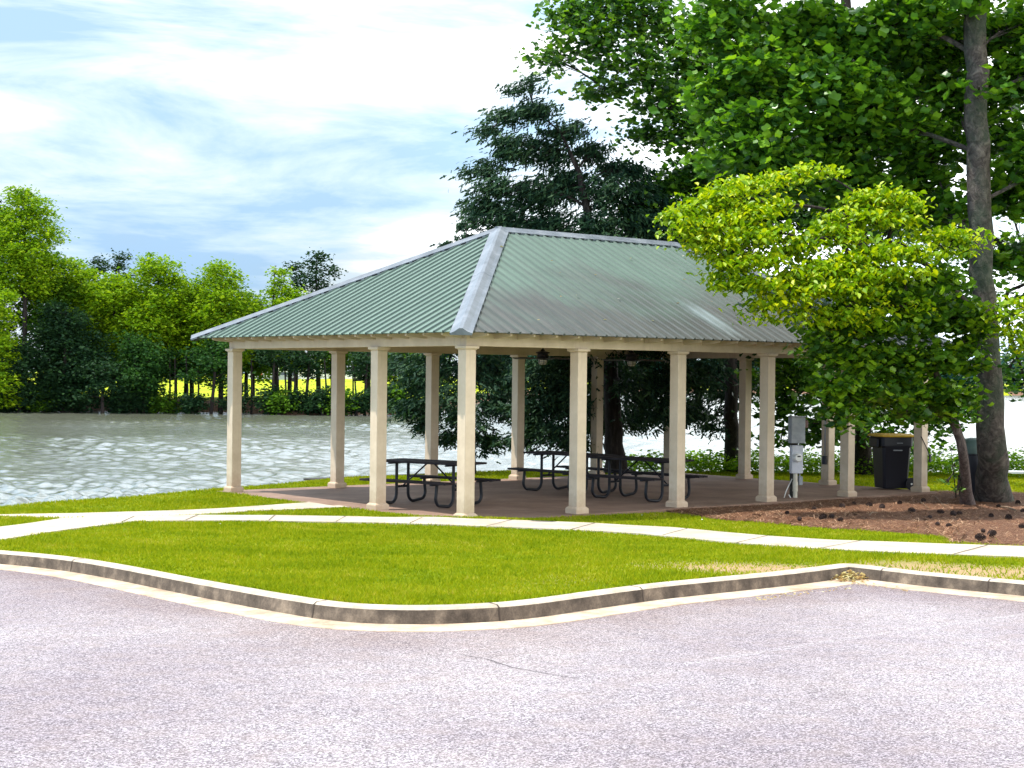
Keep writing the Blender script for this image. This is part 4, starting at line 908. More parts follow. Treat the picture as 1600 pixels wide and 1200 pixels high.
def tree(name, base, trunk_pts, trunk_r, blobs, leafmat, barkmat, label, cat='tree', group=None, size=.12, shape='oval', tilt=.5, droop=.3, twigs=True, seed=1, sides=10, flare=0.0, outw=0.0, dens=1.0, limb=.02):
    rg = np.random.default_rng(seed); base = np.array(base, float)
    root = empty(name, tuple(base), label, cat, group)
    tp = [np.array(p, float)-base for p in trunk_pts]
    tb = MB()
    # refine the trunk with a little wander
    pts = []; rad = []
    for i in range(len(tp)-1):
        for k in range(4):
            f = k/4; pts.append(tp[i]*(1-f)+tp[i+1]*f+rg.normal(0, .25, 3)*trunk_r[i]*.35*(0 if i+k == 0 else 1)); rad.append(trunk_r[i]*(1-f)+trunk_r[i+1]*f)
    pts.append(tp[-1]); rad.append(trunk_r[-1])
    if flare:
        h0 = np.array([p[2] for p in pts]); rad = [r_*(1+flare*math.exp(-max(h, 0)/.28)) for r_, h in zip(rad, h0)]
        extra_p = [tp[0]*(1-f)+pts[1]*f for f in (.0, .12, .3, .6)]
        hh = [p[2] for p in extra_p]; pts = extra_p+pts[1:]; rad = [trunk_r[0]*(1+flare*math.exp(-max(h, 0)/.28)) for h in hh]+rad[1:]
    pts[0] = pts[0]-np.array([0, 0, .12]); tb.tube(pts, rad, sides)
    th = np.array([p[2] for p in tp]); 
    C, CL = crown_points([((np.array(b[0])-base), *b[1:]) for b in blobs], rg, dens)
    cs = [np.array(b[0])-base for b in blobs]; tz = np.linspace(.28, .97, 14)*(th[-1]-th[0])+th[0]
    tpt = [np.array([np.interp(z, th, [p[j] for p in tp]) for j in range(3)]) for z in tz]
    def tcost(c):
        return min(((np.linalg.norm(c-p)+(.9*max(0, p[2]-c[2]+.35*np.hypot(*(c-p)[:2]))), k) for k, p in enumerate(tpt)))
    order = sorted(range(len(cs)), key=lambda i: tcost(cs[i])[0]); par = {}; path = {}; desc = {i: 1 for i in order}
    for n_, i in enumerate(order):
        best, k = tcost(cs[i]); par[i] = ('t', k); pl = best
        for j in order[:n_]:
            cst = np.linalg.norm(cs[i]-cs[j])+.42*path[j]+.5*max(0, cs[j][2]-cs[i][2])
            if cst < best*.96 and np.linalg.norm(cs[i]-cs[j]) > .15: best = cst; par[i] = ('b', j); pl = np.linalg.norm(cs[i]-cs[j])+path[j]
        path[i] = pl
    for i in reversed(order):
        if par[i][0] == 'b': desc[par[i][1]] += desc[i]
    for i in order:
        kind, k = par[i]; c = cs[i]; s = tpt[k] if kind == 't' else cs[k]
        r1_ = limb*desc[i]**.5; r0 = min(limb*(desc[i]+1)**.5*1.15, np.interp(s[2], th, trunk_r)*.7 if kind == 't' else 9)
        Ln = np.linalg.norm(c-s); mid = (s+c)/2+np.array([0, 0, .10*Ln])+rg.normal(0, .07, 3)*Ln
        q = [s*(1-f)**2+2*mid*f*(1-f)+c*f*f for f in np.linspace(0, 1, 6)]; tb.tube(q, list(np.linspace(r0, r1_, 6)), 6)
        if twigs:
            near = CL[np.linalg.norm((CL-c)/np.array(blobs[i][1]), axis=1) < 1.05]
            for p in near[:: max(1, len(near)//20)]:
                st = q[int((rg.random()*.5+.5)*5)]; md = (st+p)/2+np.array([0, 0, -.03]); tb.tube([st, md, p], [limb*.5, limb*.35, .003], 4, 0, False)
    smooth_by_angle(tb.obj('trunk', [barkmat], root), 60)
    out = None
    if outw: ax = C-np.array([0, 0, 0]); ax[:, 2] = 0; ax /= (np.linalg.norm(ax, axis=1)[:, None]+1e-6); out = ax*outw
    q = leaf_quads(C, rg, size, tilt, droop, shape, out)
    me = np_mesh('crown', q[0], q[1], None, False)
    link('crown', me, root, [leafmat]); return root
build_litter()
#TREES
BK = {
 'grey': m_bark('grey_brown_bark', (.022, .018, .017), (.075, .062, .056), (.17, .145, .125), (5, 5, 4.5), (.035, .06, .038)),
 'dark': m_bark('dark_bark', (.012, .010, .010), (.035, .028, .026), (.075, .06, .055), (9, 9, 1.2)),
 'pale': m_bark('pale_thin_bark', (.04, .03, .03), (.11, .085, .08), (.22, .18, .165), (12, 12, 3)),
}
LF = {
 'dusk': m_leaf('far_shaded_green_foliage', [(.012, .042, .014), (.022, .072, .016), (.045, .12, .016)], .22, (1.3, 1.5, .5), .6),  # darkened copy of the far green; shade put into the leaf colour
 'young': m_leaf('young_green_leaves', [(.012, .045, .008), (.035, .10, .008), (.085, .19, .008), (.22, .36, .010)], .30, (1.5, 1.6, .35), .42),
 'tulip': m_leaf('broad_green_leaves', [(.014, .050, .020), (.05, .145, .016), (.105, .25, .016), (.22, .40, .025)], .34, (1.5, 1.5, .35), .34),
 'mid': m_leaf('mid_green_leaves', [(.010, .038, .014), (.030, .095, .013), (.068, .165, .013), (.15, .27, .018)], .32, (1.5, 1.7, .4), .42),
 'gold': m_leaf('lime_leaves', [(.07, .17, .003), (.15, .28, .003), (.28, .41, .004), (.50, .54, .006)], .33, (1.5, 1.5, .35), .45),
 'cedar': m_leaf('blue_green_cedar_sprays', [(.007, .024, .016), (.014, .042, .024), (.032, .075, .036), (.065, .12, .05)], .12, (1.2, 1.5, .6), .6),
 'lime': m_leaf('far_lime_foliage', [(.05, .125, .006), (.12, .235, .006), (.20, .325, .006), (.30, .40, .010)], .32, (1.4, 1.5, .4), .6),
 'green': m_leaf('far_green_foliage', [(.035, .10, .010), (.065, .155, .010), (.11, .215, .010)], .3, (1.4, 1.5, .4), .6),
 'deep': m_leaf('far_deep_foliage', [(.009, .030, .016), (.015, .045, .018), (.028, .070, .018)], .18, (1.3, 1.5, .5), .6),
 'hedge': m_leaf('hedge_leaves', [(.05, .12, .008), (.10, .21, .010), (.17, .30, .012), (.24, .36, .02)], .4, (1.4, 1.5, .4), .5),
}
def bl(x, y, v, rx, rz, rd, n, cr, nl): return (at(x, y, v), (rx*v/FPX, rd, rz*v/FPX), n, cr, nl)
# blobs are turned to the view only through their depth radius, so keep them near round
ORD = ['first', 'second', 'third', 'fourth', 'fifth', 'sixth', 'seventh', 'eighth', 'ninth', 'tenth', 'eleventh', 'twelfth', 'thirteenth', 'fourteenth', 'fifteenth', 'sixteenth', 'seventeenth', 'eighteenth', 'nineteenth', 'twentieth', 'twenty-first', 'twenty-second', 'twenty-third', 'twenty-fourth', 'twenty-fifth', 'twenty-sixth', 'twenty-seventh', 'twenty-eighth', 'twenty-ninth', 'thirtieth']
def pxline(L): return [at(*q) for q in L]

# the large tree at the right
g0 = G(1552, 786)
A = [(1130, 40, 31, 62), (1190, 110, 30.5, 66), (1135, 150, 31.2, 50), (1180, 210, 30.2, 60), (1230, 270, 30.6, 60), (1150, 255, 31, 34), (1260, 50, 31.5, 70), (1300, 150, 30, 70), (1300, 240, 31.5, 60),
     (1350, 70, 31, 70), (1380, 190, 30.6, 74), (1420, 30, 30.2, 66), (1440, 120, 31.8, 66), (1450, 230, 31.4, 60), (1340, 300, 31.2, 60), (1430, 315, 31.8, 62), (1490, 60, 31.2, 50), (1480, 330, 31, 40), (1500, 170, 31.6, 45),
     (1520, -15, 28.6, 40), (1585, 40, 30.6, 55), (1590, 130, 31, 55), (1575, 220, 31.6, 45), (1600, 300, 30.8, 50), (1590, 400, 31.6, 40), (1530, 135, 28.9, 14), (1650, 100, 30, 80), (1640, 260, 30, 70),
     (1140, -60, 31, 90), (1280, -90, 30, 110), (1430, -110, 31, 110), (1580, -100, 29.5, 110), (1350, -260, 30, 130), (1500, -300, 30, 150), (1640, -280, 30, 130), (1520, -520, 29.6, 170)]
tree('tulip_tree', g0, [g0]+pxline([(1549, 700, 29.46), (1545, 560, 29.46), (1536, 430, 29.46), (1531, 300, 29.46), (1526, 150, 29.46), (1523, 0, 29.46), (1519, -300, 29.5), (1516, -640, 29.5)]),
     [.285, .265, .212, .208, .212, .205, .20, .15, .05],
     [bl(x, y, v, r, r*.78, .85, int(30*(r/60)**1.6) if y > -20 else 26, .26, 20 if y > -20 else 9) for x, y, v, r in A], LF['tulip'], BK['grey'],
     'tall tree at the right with a thick grey-brown trunk and big lobed green leaves', size=.165, shape='lobed', tilt=.65, droop=.4, seed=3, sides=28, flare=.42, dens=1.9, limb=.018)
# the tall tree behind the pavilion's right end
g0 = G(1348, 741)
Bb = [(885, 25, 38, 42), (865, 92, 38.4, 30), (930, 60, 37.6, 46), (960, 10, 38, 50), (985, 100, 37.2, 46), (945, 140, 38.3, 28), (1020, 30, 38, 52), (1030, 150, 37.4, 38), (1075, 80, 38.6, 52), (1110, 200, 38.8, 56), (1060, 130, 39, 44), (1120, 130, 38.6, 50), (1130, 300, 38.8, 46), (1065, 280, 39, 36), (1070, 200, 37.2, 44), (1010, 215, 38, 30),
      (1100, 270, 38.3, 48), (1040, 290, 38.8, 34), (1085, 330, 38, 36), (1140, 330, 37.6, 44), (1010, 330, 38.4, 26), (1200, 340, 38.5, 50), (1250, 250, 38.8, 60), (1280, 340, 38, 50), (1400, 350, 38.6, 55), (1340, 210, 38.4, 70), (1180, 160, 38.5, 70), (1250, 60, 38.5, 80), (1500, 380, 38.5, 40), (1480, 450, 38.8, 45), (1380, 120, 39, 80),
      (1235, 575, 35.8, 40), (1270, 600, 36.4, 36), (1225, 630, 36.6, 30), (1262, 660, 36, 30), (1330, 640, 37, 38), (1300, 672, 36.2, 24), (1385, 655, 37, 32), (1400, 690, 36.6, 18), (1460, 655, 36.8, 34), (1500, 640, 36.8, 24), (1430, 610, 37, 40), (1350, 590, 37.2, 50), (1300, 560, 37.5, 40), (1205, 590, 37, 24), (1440, 700, 37, 12), (1220, 688, 37, 14), (1340, 450, 38.4, 60), (1260, 440, 38.8, 50), (1420, 480, 38.5, 60),
      (1000, -60, 38, 90), (1150, -80, 38, 110), (1320, -120, 38, 130), (1450, -50, 38.5, 90)]
tree('sweetgum_tree', g0, [g0]+pxline([(1347, 640, 38), (1344, 450, 38), (1338, 250, 38), (1325, 50, 38), (1315, -150, 38), (1310, -330, 38)]), [.23, .195, .19, .17, .13, .08, .03],
     [bl(x, y, v, r, r*.8, .7, int(22*(r/45)**1.5) if y > -30 else 24, .25, 17 if y > -30 else 8) for x, y, v, r in Bb], LF['mid'], BK['dark'],
     'tall leafy tree behind the pavilion, its high boughs reaching left across the sky', size=.13, shape='lobed', tilt=.65, droop=.4, seed=5, sides=14, flare=.35, dens=2.0, limb=.016)
# conifers behind the pavilion
g0 = G(962, 741)
Cb = [(822, 135, 37.6, 18), (835, 175, 38, 26), (790, 185, 38, 20), (768, 205, 38.2, 14), (805, 230, 37.6, 30), (762, 262, 38, 20), (745, 268, 38, 9), (775, 300, 37.6, 30), (755, 325, 38.2, 22), (850, 240, 38.5, 34), (885, 205, 38.2, 26), (840, 300, 38, 40), (890, 290, 38.6, 38), (800, 350, 37.8, 40), (870, 355, 38, 40), (940, 300, 38, 36), (930, 355, 37.8, 36), (985, 345, 38.4, 38), (925, 240, 38.8, 24), (1030, 370, 38.4, 34), (1070, 380, 38, 30), (960, 265, 38.8, 22),
      (1000, 305, 38.4, 34), (1040, 330, 38.4, 30), (985, 270, 38.6, 22), (1020, 350, 38, 34), (1090, 350, 38.2, 30), (740, 345, 37.8, 14), (850, 440, 37, 70), (960, 430, 37, 80), (1050, 450, 38, 60), (800, 500, 37, 60), (900, 520, 36.6, 70), (1000, 530, 36.8, 70),
      (845, 590, 36.2, 46), (900, 575, 36.6, 46), (880, 630, 36, 44), (825, 640, 36.2, 36), (925, 625, 38.8, 42), (965, 585, 39, 44), (1000, 615, 36.4, 40), (1050, 600, 36.6, 44), (1020, 650, 36.8, 30), (930, 665, 38.8, 30), (850, 675, 36, 34), (812, 690, 36, 20), (985, 660, 38.8, 24), (1075, 650, 37, 22), (890, 690, 36.4, 22)]
tree('red_cedar', g0, [g0]+pxline([(958, 650, 37.8), (950, 520, 37.8), (930, 390, 37.8), (905, 270, 38), (868, 190, 38)]), [.24, .20, .17, .12, .06, .015],
     [bl(x, y, v, r, r*.72, .62, int(26*(r/36)**1.4), .16, 24) for x, y, v, r in Cb], LF['cedar'], BK['dark'],
     'big ragged dark cedar behind the middle of the pavilion, its tip above the roof hip', size=.16, shape='spray', tilt=.9, droop=.5, seed=8, sides=12, flare=.3, outw=.7, dens=2.1, limb=.014)
g0 = G(1144, 737)
Cb = [(1100, 580, 37.6, 40), (1150, 565, 39.5, 40), (1130, 620, 39.6, 36), (1085, 640, 37.8, 26), (1110, 665, 39.4, 20), (1165, 600, 39.6, 30), (1110, 520, 38.5, 50), (1160, 480, 39, 60), (1130, 400, 39, 60), (1180, 540, 39.5, 40), (1150, 330, 39, 50)]
tree('red_cedar', g0, [g0]+pxline([(1143, 650, 38.6), (1142, 500, 38.6), (1145, 380, 38.8), (1150, 280, 39)]), [.19, .165, .14, .09, .02],
     [bl(x, y, v, r, r*.8, .7, int(24*(r/36)**1.4), .17, 22) for x, y, v, r in Cb], LF['cedar'], BK['dark'],
     'dark cedar with a plain black trunk just left of the right rear pavilion column', size=.16, shape='spray', tilt=.9, droop=.5, seed=9, sides=12, flare=.25, outw=.6, dens=1.9, limb=.012)
g0 = G(735, 741)
Cb = [(650, 590, 36.8, 30), (640, 640, 36.6, 24), (680, 570, 37.4, 32), (690, 630, 36.4, 38), (725, 590, 37.2, 36), (765, 570, 37.6, 36), (775, 630, 36.6, 38), (728, 660, 36.4, 32), (760, 690, 36.6, 22), (640, 565, 37.4, 26), (665, 665, 36.6, 20), (700, 685, 36.8, 14), (790, 600, 37.6, 30),
      (700, 520, 37.2, 50), (760, 500, 37.2, 50), (730, 450, 37.2, 46), (732, 400, 37.2, 22), (735, 372, 37.2, 11), (727, 352, 37.2, 6), (748, 380, 37.4, 12), (700, 384, 37.2, 6), (768, 395, 37.2, 16)]
tree('red_cedar', g0, [g0]+pxline([(735, 650, 36.9), (733, 520, 36.9), (731, 420, 37), (728, 350, 37)]), [.12, .10, .07, .03, .008],
     [bl(x, y, v, r, r*.8, .55 if r > 24 else .2, max(3, int(24*(r/32)**1.4)), .15 if r > 12 else .07, 20) for x, y, v, r in Cb], LF['cedar'], BK['dark'],
     'smaller bushy cedar on the bank behind the left half of the pavilion', size=.15, shape='spray', tilt=.9, droop=.45, dens=2.0, limb=.010, seed=10, sides=10, flare=.2, outw=.6)
# the lime coloured understorey tree in front of the roof
g0 = G(1512, 792)
D = [(1055, 340, 26.4, 16), (1080, 326, 26.5, 22), (1108, 312, 26.7, 26), (1140, 300, 26.8, 28), (1176, 290, 27, 26), (1068, 362, 26.2, 14), (1095, 356, 26.2, 24), (1130, 345, 26.3, 30), (1168, 332, 26.5, 30), (1205, 322, 26.8, 22), (1215, 282, 27.2, 22), (1250, 272, 27.4, 22), (1282, 268, 27.6, 14),
     (1100, 385, 26.3, 20), (1135, 378, 26.1, 26), (1172, 372, 26.2, 28), (1210, 362, 26.5, 22), (1130, 408, 26.2, 20), (1160, 412, 26, 26), (1192, 405, 26.1, 24), (1118, 432, 26.3, 12), (1150, 445, 26.1, 18), (1180, 440, 26, 20), (1120, 450, 26.2, 8),
     (1232, 392, 26.5, 24), (1262, 378, 26.5, 24), (1295, 362, 26.6, 26), (1330, 340, 26.7, 26), (1352, 312, 27, 26), (1385, 306, 27.1, 28), (1412, 318, 27.1, 20), (1370, 345, 26.8, 24), (1318, 375, 26.5, 20), (1400, 345, 27, 20),
     (1225, 438, 26.2, 22), (1255, 425, 26.2, 24), (1290, 418, 26.2, 24), (1325, 408, 26.3, 26), (1362, 398, 26.4, 28), (1400, 392, 26.6, 28), (1432, 398, 26.9, 22), (1345, 428, 26.1, 26), (1385, 425, 26.3, 26), (1415, 428, 26.6, 20),
     (1462, 372, 27.2, 22), (1492, 368, 27.4, 20), (1515, 378, 27.5, 14), (1480, 395, 27.4, 16), (1195, 478, 26.1, 18), (1222, 470, 26.1, 20), (1250, 458, 26.1, 22), (1282, 448, 26.1, 24), (1312, 452, 26.1, 22), (1345, 458, 26.3, 24), (1235, 500, 26.3, 12), (1190, 498, 26.1, 8), (1265, 485, 26.3, 16), (1205, 452, 26.1, 14),
     (1318, 488, 26.2, 16), (1290, 505, 26.3, 12), (1370, 485, 26.4, 16), (1415, 480, 26.8, 14), (1350, 505, 26.4, 12),
     (1380, 462, 26.9, 28), (1420, 465, 27.2, 30), (1460, 440, 27.6, 36), (1320, 490, 26.8, 28), (1310, 515, 26.8, 30), (1370, 510, 27, 40), (1440, 500, 27.4, 44), (1290, 550, 27, 28), (1335, 560, 27, 36), (1390, 565, 27.4, 44), (1450, 560, 27.6, 44), (1500, 560, 27.8, 34), (1490, 490, 27.8, 34), (1310, 600, 26.8, 30), (1350, 610, 27, 30), (1400, 615, 27.4, 34), (1450, 615, 27.8, 36), (1495, 615, 28, 26), (1315, 640, 26.8, 20), (1325, 662, 26.8, 10), (1420, 645, 27.6, 18), (1470, 650, 28, 14), (1510, 520, 28, 26), (1290, 620, 26.8, 10), (1262, 528, 26.4, 10)]
Dlo = D[D.index((1380, 462, 26.9, 28)):]; Dup = D[:len(D)-len(Dlo)]
tree('leaning_tree', g0, [g0]+pxline([(1504, 700, 28.2), (1490, 655, 28.1), (1474, 610, 28), (1440, 540, 27.8), (1410, 500, 27.8)]), [.092, .082, .075, .07, .05, .02],
     [bl(x, y, v-.05, r*1.05, r*.62, .5, int(15*(r/32)**1.5), .15, 20) for x, y, v, r in Dlo], LF['young'], BK['pale'],
     'slender leaning tree with darker green leaves drooping over the right end of the pavilion', size=.12, shape='lobed', tilt=.5, droop=.6, seed=12, sides=12, flare=.75, dens=1.5, limb=.008)
g0 = G(1549, 777)
tree('dogwood_tree', g0, [g0]+pxline([(1546, 700, 30.5), (1540, 560, 30.2), (1515, 480, 29.2), (1460, 420, 28.2), (1390, 380, 27.4), (1320, 360, 26.8)]), [.11, .095, .08, .065, .05, .035, .015],
     [bl(x, y, v, r*1.08, r*.36, .42, int(16*(r/28)**1.5), .14, 22) for x, y, v, r in Dup], LF['gold'], BK['dark'],
     'bright lime-yellow leafed tree spreading its layered boughs in front of the roof', size=.098, shape='oval', tilt=.36, droop=.75, seed=12, sides=12, flare=.3, dens=1.25, limb=.008)
# the sapling sprouts beside the leaning trunk
g0 = G(1494, 779)
tree('sapling', g0, [g0]+pxline([(1490, 740, 28.9), (1486, 700, 28.9)]), [.012, .009, .004], [bl(x, y, 28.9, r, r*.6, .14, 5, .06, 7) for x, y, r in ((1492, 725, 12), (1480, 752, 9), (1500, 745, 9), (1486, 700, 8), (1497, 765, 6))], LF['mid'], BK['dark'],
     'small leafy sapling between the bin column and the leaning trunk', 'sapling', size=.06, tilt=.6, seed=13, sides=6)
# trees standing just outside the right edge
g0 = G(1700, 800)
tree('dogwood_tree', g0, [g0]+pxline([(1695, 700, 27), (1680, 560, 27), (1670, 480, 27)]), [.10, .08, .05, .02], [bl(x, y, 27, r, r*.45, .4, int(14*(r/30)**1.5), .14, 22) for x, y, r in ((1572, 492, 22), (1600, 475, 26), (1590, 520, 24), (1625, 500, 34), (1660, 470, 40), (1690, 500, 40), (1640, 540, 34), (1600, 545, 10), (1700, 430, 40))], LF['gold'], BK['pale'],
     'bright green spray of leaves reaching in from the right edge at mid height', size=.10, tilt=.42, droop=.6, seed=14, sides=8, limb=.008)
g0 = G(1760, 742)
tree('sweetgum_tree', g0, [g0]+pxline([(1755, 600, 37), (1745, 300, 37), (1735, 50, 37), (1730, -200, 37)]), [.22, .19, .15, .1, .03],
     [bl(x, y, v, r, r*.8, .8, int(18*(r/45)**1.5), .26, 16) for x, y, v, r in ((1600, 60, 37, 50), (1590, 160, 37.5, 46), (1610, 250, 37, 50), (1580, 330, 37.5, 36), (1600, 400, 37, 40), (1575, 455, 37.6, 26), (1590, 560, 38, 34), (1570, 590, 38, 22), (1600, 600, 38, 26), (1680, 100, 37, 90), (1690, 250, 37, 90), (1700, 420, 37, 90), (1760, 0, 37, 110), (1820, 200, 37, 100), (1720, -150, 37, 120))],
     LF['mid'], BK['dark'], 'dark leafy tree behind the large trunk at the right edge', size=.135, shape='lobed', tilt=.6, droop=.35, seed=15)

# low hedge on the bank
def hedge(x0, x1, ybase, label, seed, leaf, hh, n):
    rg = np.random.default_rng(seed); P = G((x0+x1)/2, ybase); r = empty('hedge', P, label, 'hedge', 'leafy hedge along the lake bank'); pts = []; tb = MB()
    for k in range(n):
        x = x0+(x1-x0)*(k+rg.random())/n; q = at(x, ybase, 38.6+rg.random()*1.5); z = ground_z(q[0], q[1]); z = max(z, -.12)
        h = hh*(.6+.55*rg.random()); c = np.array([q[0], q[1], z+h*.55])-P; m_ = 60
        g = rg.normal(0, 1, (m_, 3)); g /= np.linalg.norm(g, axis=1)[:, None]; pts.append(c+g*rg.random((m_, 1))**.35*np.array([.42, .42, h*.52]))
    q = leaf_quads(np.vstack(pts), rg, .085, .6, .2, 'oval'); link('foliage', np_mesh('foliage', q[0], q[1]), r, [leaf])
hedge(1062, 1135, 738, 'stretch of low bright green hedge left of the dark cedar trunk', 21, LF['hedge'], .55, 26)
hedge(960, 1040, 738, 'stretch of low bright green hedge seen past the big cedar trunk', 22, LF['hedge'], .5, 22)
hedge(1148, 1338, 739, 'long stretch of low hedge between the cedar trunk and the thick dark trunk', 23, LF['hedge'], .55, 60)
hedge(1356, 1520, 742, 'stretch of low hedge behind the yellow-lidded bin', 24, LF['hedge'], .62, 54)
hedge(1545, 1760, 745, 'stretch of low hedge right of the large trunk', 25, LF['hedge'], .66, 60)

# ------------------------------------------------------------------ the far shore
def far_tree(x, ytop, hw, ybot, v, leaf, label, name='shore_tree', cat='tree', seed=0, shape='round', dens=1.0, size=.30, group='trees along the far shore'):
    rg = np.random.default_rng(900+seed); c0 = at(x, 620, v); zb = ground_z(c0[0], c0[1]); zb = max(zb, -1.4)
    zt = at(x, ytop, v)[2]; zl = at(x, ybot, v)[2]; w = hw*v/FPX; H = zt-zl; blobs = []; base = np.array([c0[0], c0[1], zb])
    nb = max(6, int(5+H*w*.42))
    for i in range(nb):
        f = (i+.5)/nb
        if shape == 'cone': rr = w*(1-f)**.8+.25
        elif shape == 'pine': rr = w*(.4 if f < .4 else 1-.6*(f-.4))
        else: rr = w*math.sin(math.pi*(.24+.66*f))**.6
        an = i*2.4+rg.random(); d = rr*(.15+.65*rg.random()**.5); s = max(.45, min(rr*.55, H*.2, 1.7))
        blobs.append((base+np.array([math.cos(an)*d, math.sin(an)*d, zl-zb+H*(.05+.88*f)]), (s*1.15, s*1.15, s*.85), int(8+13*s*s), .48, 15))
    tp = [base, base+np.array([rg.normal(0, .2), rg.normal(0, .2), (zl-zb)+H*.45]), base+np.array([rg.normal(0, .3), rg.normal(0, .3), (zl-zb)+H*.93])]
    tree(name, base, tp, [.13+.012*H, .09+.006*H, .02], blobs, leaf, BK['dark'], label, cat, group, size, 'diamond', .8, .3, False, 1000+seed, 6, 0, 0, dens, .03)
FT = [  # x, top, half width, crown bottom, distance, leaf, label
 (-30, 300, 60, 600, 152, 'deep', 'tall dark tree cut by the left edge, behind the lit crown', 'round'),
 (38, 290, 52, 470, 149, 'lime', 'tallest sunlit tree on the far shore at the left edge', 'round'),
 (-8, 440, 36, 640, 143, 'lime', 'yellow-green tree low at the left edge over the water', 'round'),
 (70, 385, 44, 560, 153, 'green', 'mid green tree right of the tallest far tree', 'round'),
 (98, 470, 56, 636, 147, 'deep', 'broad dark evergreen reaching down to the water near the left edge', 'round'),
 (120, 400, 42, 560, 155, 'lime', 'lime tree over the shoulder of the broad dark evergreen', 'round'),
 (150, 393, 20, 520, 160, 'deep', 'thin dark pine top between two lime crowns', 'pine'),
 (187, 385, 17, 520, 161, 'deep', 'narrow dark pine standing above the far trees left of the tallest lime crown', 'pine'),
 (175, 420, 48, 590, 152, 'lime', 'rounded lime tree below the narrow dark pine', 'round'),
 (243, 390, 50, 590, 151, 'lime', 'tall pointed lime crown in the middle of the far shore', 'round'),
 (212, 520, 44, 630, 147, 'dusk', 'mid green leafy tree low on the shore under the lime crowns', 'round'),
 (300, 430, 40, 590, 154, 'lime', 'smaller lime tree between the two tallest middle crowns', 'round'),
 (345, 404, 50, 585, 151, 'lime', 'wide lime crown just left of the pavilion roof tip', 'round'),
 (395, 450, 36, 585, 156, 'green', 'dark-centred green tree behind the pavilion eave tip', 'round'),
 (432, 408, 18, 560, 153, 'lime', 'slim pointed lime tree above the pavilion eave', 'cone'),
 (452, 440, 34, 580, 152, 'lime', 'lime tree just over the roof slope, left of the dark rounded one', 'round'),
 (462, 402, 14, 520, 160, 'deep', 'small dark top beside the dark rounded tree over the roof', 'round'),
 (498, 384, 28, 560, 158, 'deep', 'dark blue-green rounded tree rising above the roof slope', 'round'),
 (520, 480, 40, 585, 152, 'green', 'green tree seen under and over the left roof slope', 'round'),
 (575, 440, 30, 590, 156, 'green', 'tree mostly hidden by the left roof slope', 'round'),
 (330, 530, 40, 602, 147, 'dusk', 'mid green tree low on the shore left of the leftmost column', 'round'),
 (425, 535, 34, 574, 147, 'deep', 'dark tree seen between the leftmost column and the next', 'round'),
 (478, 540, 38, 590, 148, 'deep', 'dark tree seen left of the second column', 'round'),
 (570, 545, 30, 592, 148, 'deep', 'dark tree seen between the second and third columns from the left', 'round'),
 (625, 520, 34, 600, 152, 'green', 'green tree seen right of the third column from the left', 'round'),
 (275, 545, 34, 588, 149, 'dusk', 'low green bough over the sunlit lawn gap', 'round'),
 (30, 540, 50, 640, 145, 'deep', 'dark shrubby tree at the water line near the left edge', 'round'),
 (120, 430, 60, 610, 158, 'green', 'green crown filling the gap behind the broad dark evergreen', 'round'),
 (200, 440, 56, 600, 158, 'green', 'green crown standing behind the rounded lime tree', 'round'),
 (290, 450, 56, 588, 158, 'green', 'green crown behind the two tallest middle lime crowns', 'round'),
 (385, 470, 50, 588, 159, 'green', 'green crown behind the wide lime crown by the roof tip', 'round'),
 (668, 520, 36, 612, 152, 'green', 'green tree across the water behind the smaller bushy cedar', 'round'),
 (160, 560, 46, 634, 145, 'deep', 'dark drooping tree over the pale bank gap', 'round'),
]
for i, (x, yt, hw, yb, v, lf, lb, sh) in enumerate(FT): far_tree(x, yt, hw, yb, v, LF[lf], lb, seed=i, shape=sh, dens=1.7 if lf not in ('deep', 'dusk') else 1.4)
# bare stems standing in the gaps
for i, (x, yt) in enumerate(((262, 560), (270, 560), (292, 555), (308, 550), (392, 560), (433, 560), (445, 565), (458, 560), (508, 560), (548, 570), (556, 572), (603, 560))):
    c0 = at(x, 620, 147.5); zb = ground_z(c0[0], c0[1]); t = MB(); P = at(x+random.uniform(-4, 4), yt, 147.5)-np.array([c0[0], c0[1], zb])
    t.tube([(0, 0, -.2), tuple(P*.5+np.array([.15, 0, 0])), tuple(P)], [.10+.05*random.random(), .09, .06], 6); o = t.obj('bare_stem', [BK['dark']]); o.location = (c0[0], c0[1], zb)
    tag(o, ORD[i]+' thin dark stem from the left against the bright lawn across the lake', 'tree stem', 'bare stems along the far shore')
nbush = -1
for i in range(30):
    x = -30+i*23.5+random.uniform(-7, 7); 
    if 236 < x < 345 and random.random() < .62: continue
    if 130 < x < 178 or 386 < x < 410: continue
    nbush += 1; r_ = random.uniform(15, 24); yt = random.uniform(598, 616) if not 240 < x < 340 else 618
    far_tree(x, yt, r_, 645, 146.5+random.uniform(-.8, .8), LF['deep' if i % 4 else 'green'], ORD[nbush]+' dark bush from the left along the far waterline', 'shore_bush', 'bush', 300+i, 'round', 1.2, .30, 'bushes along the far waterline')
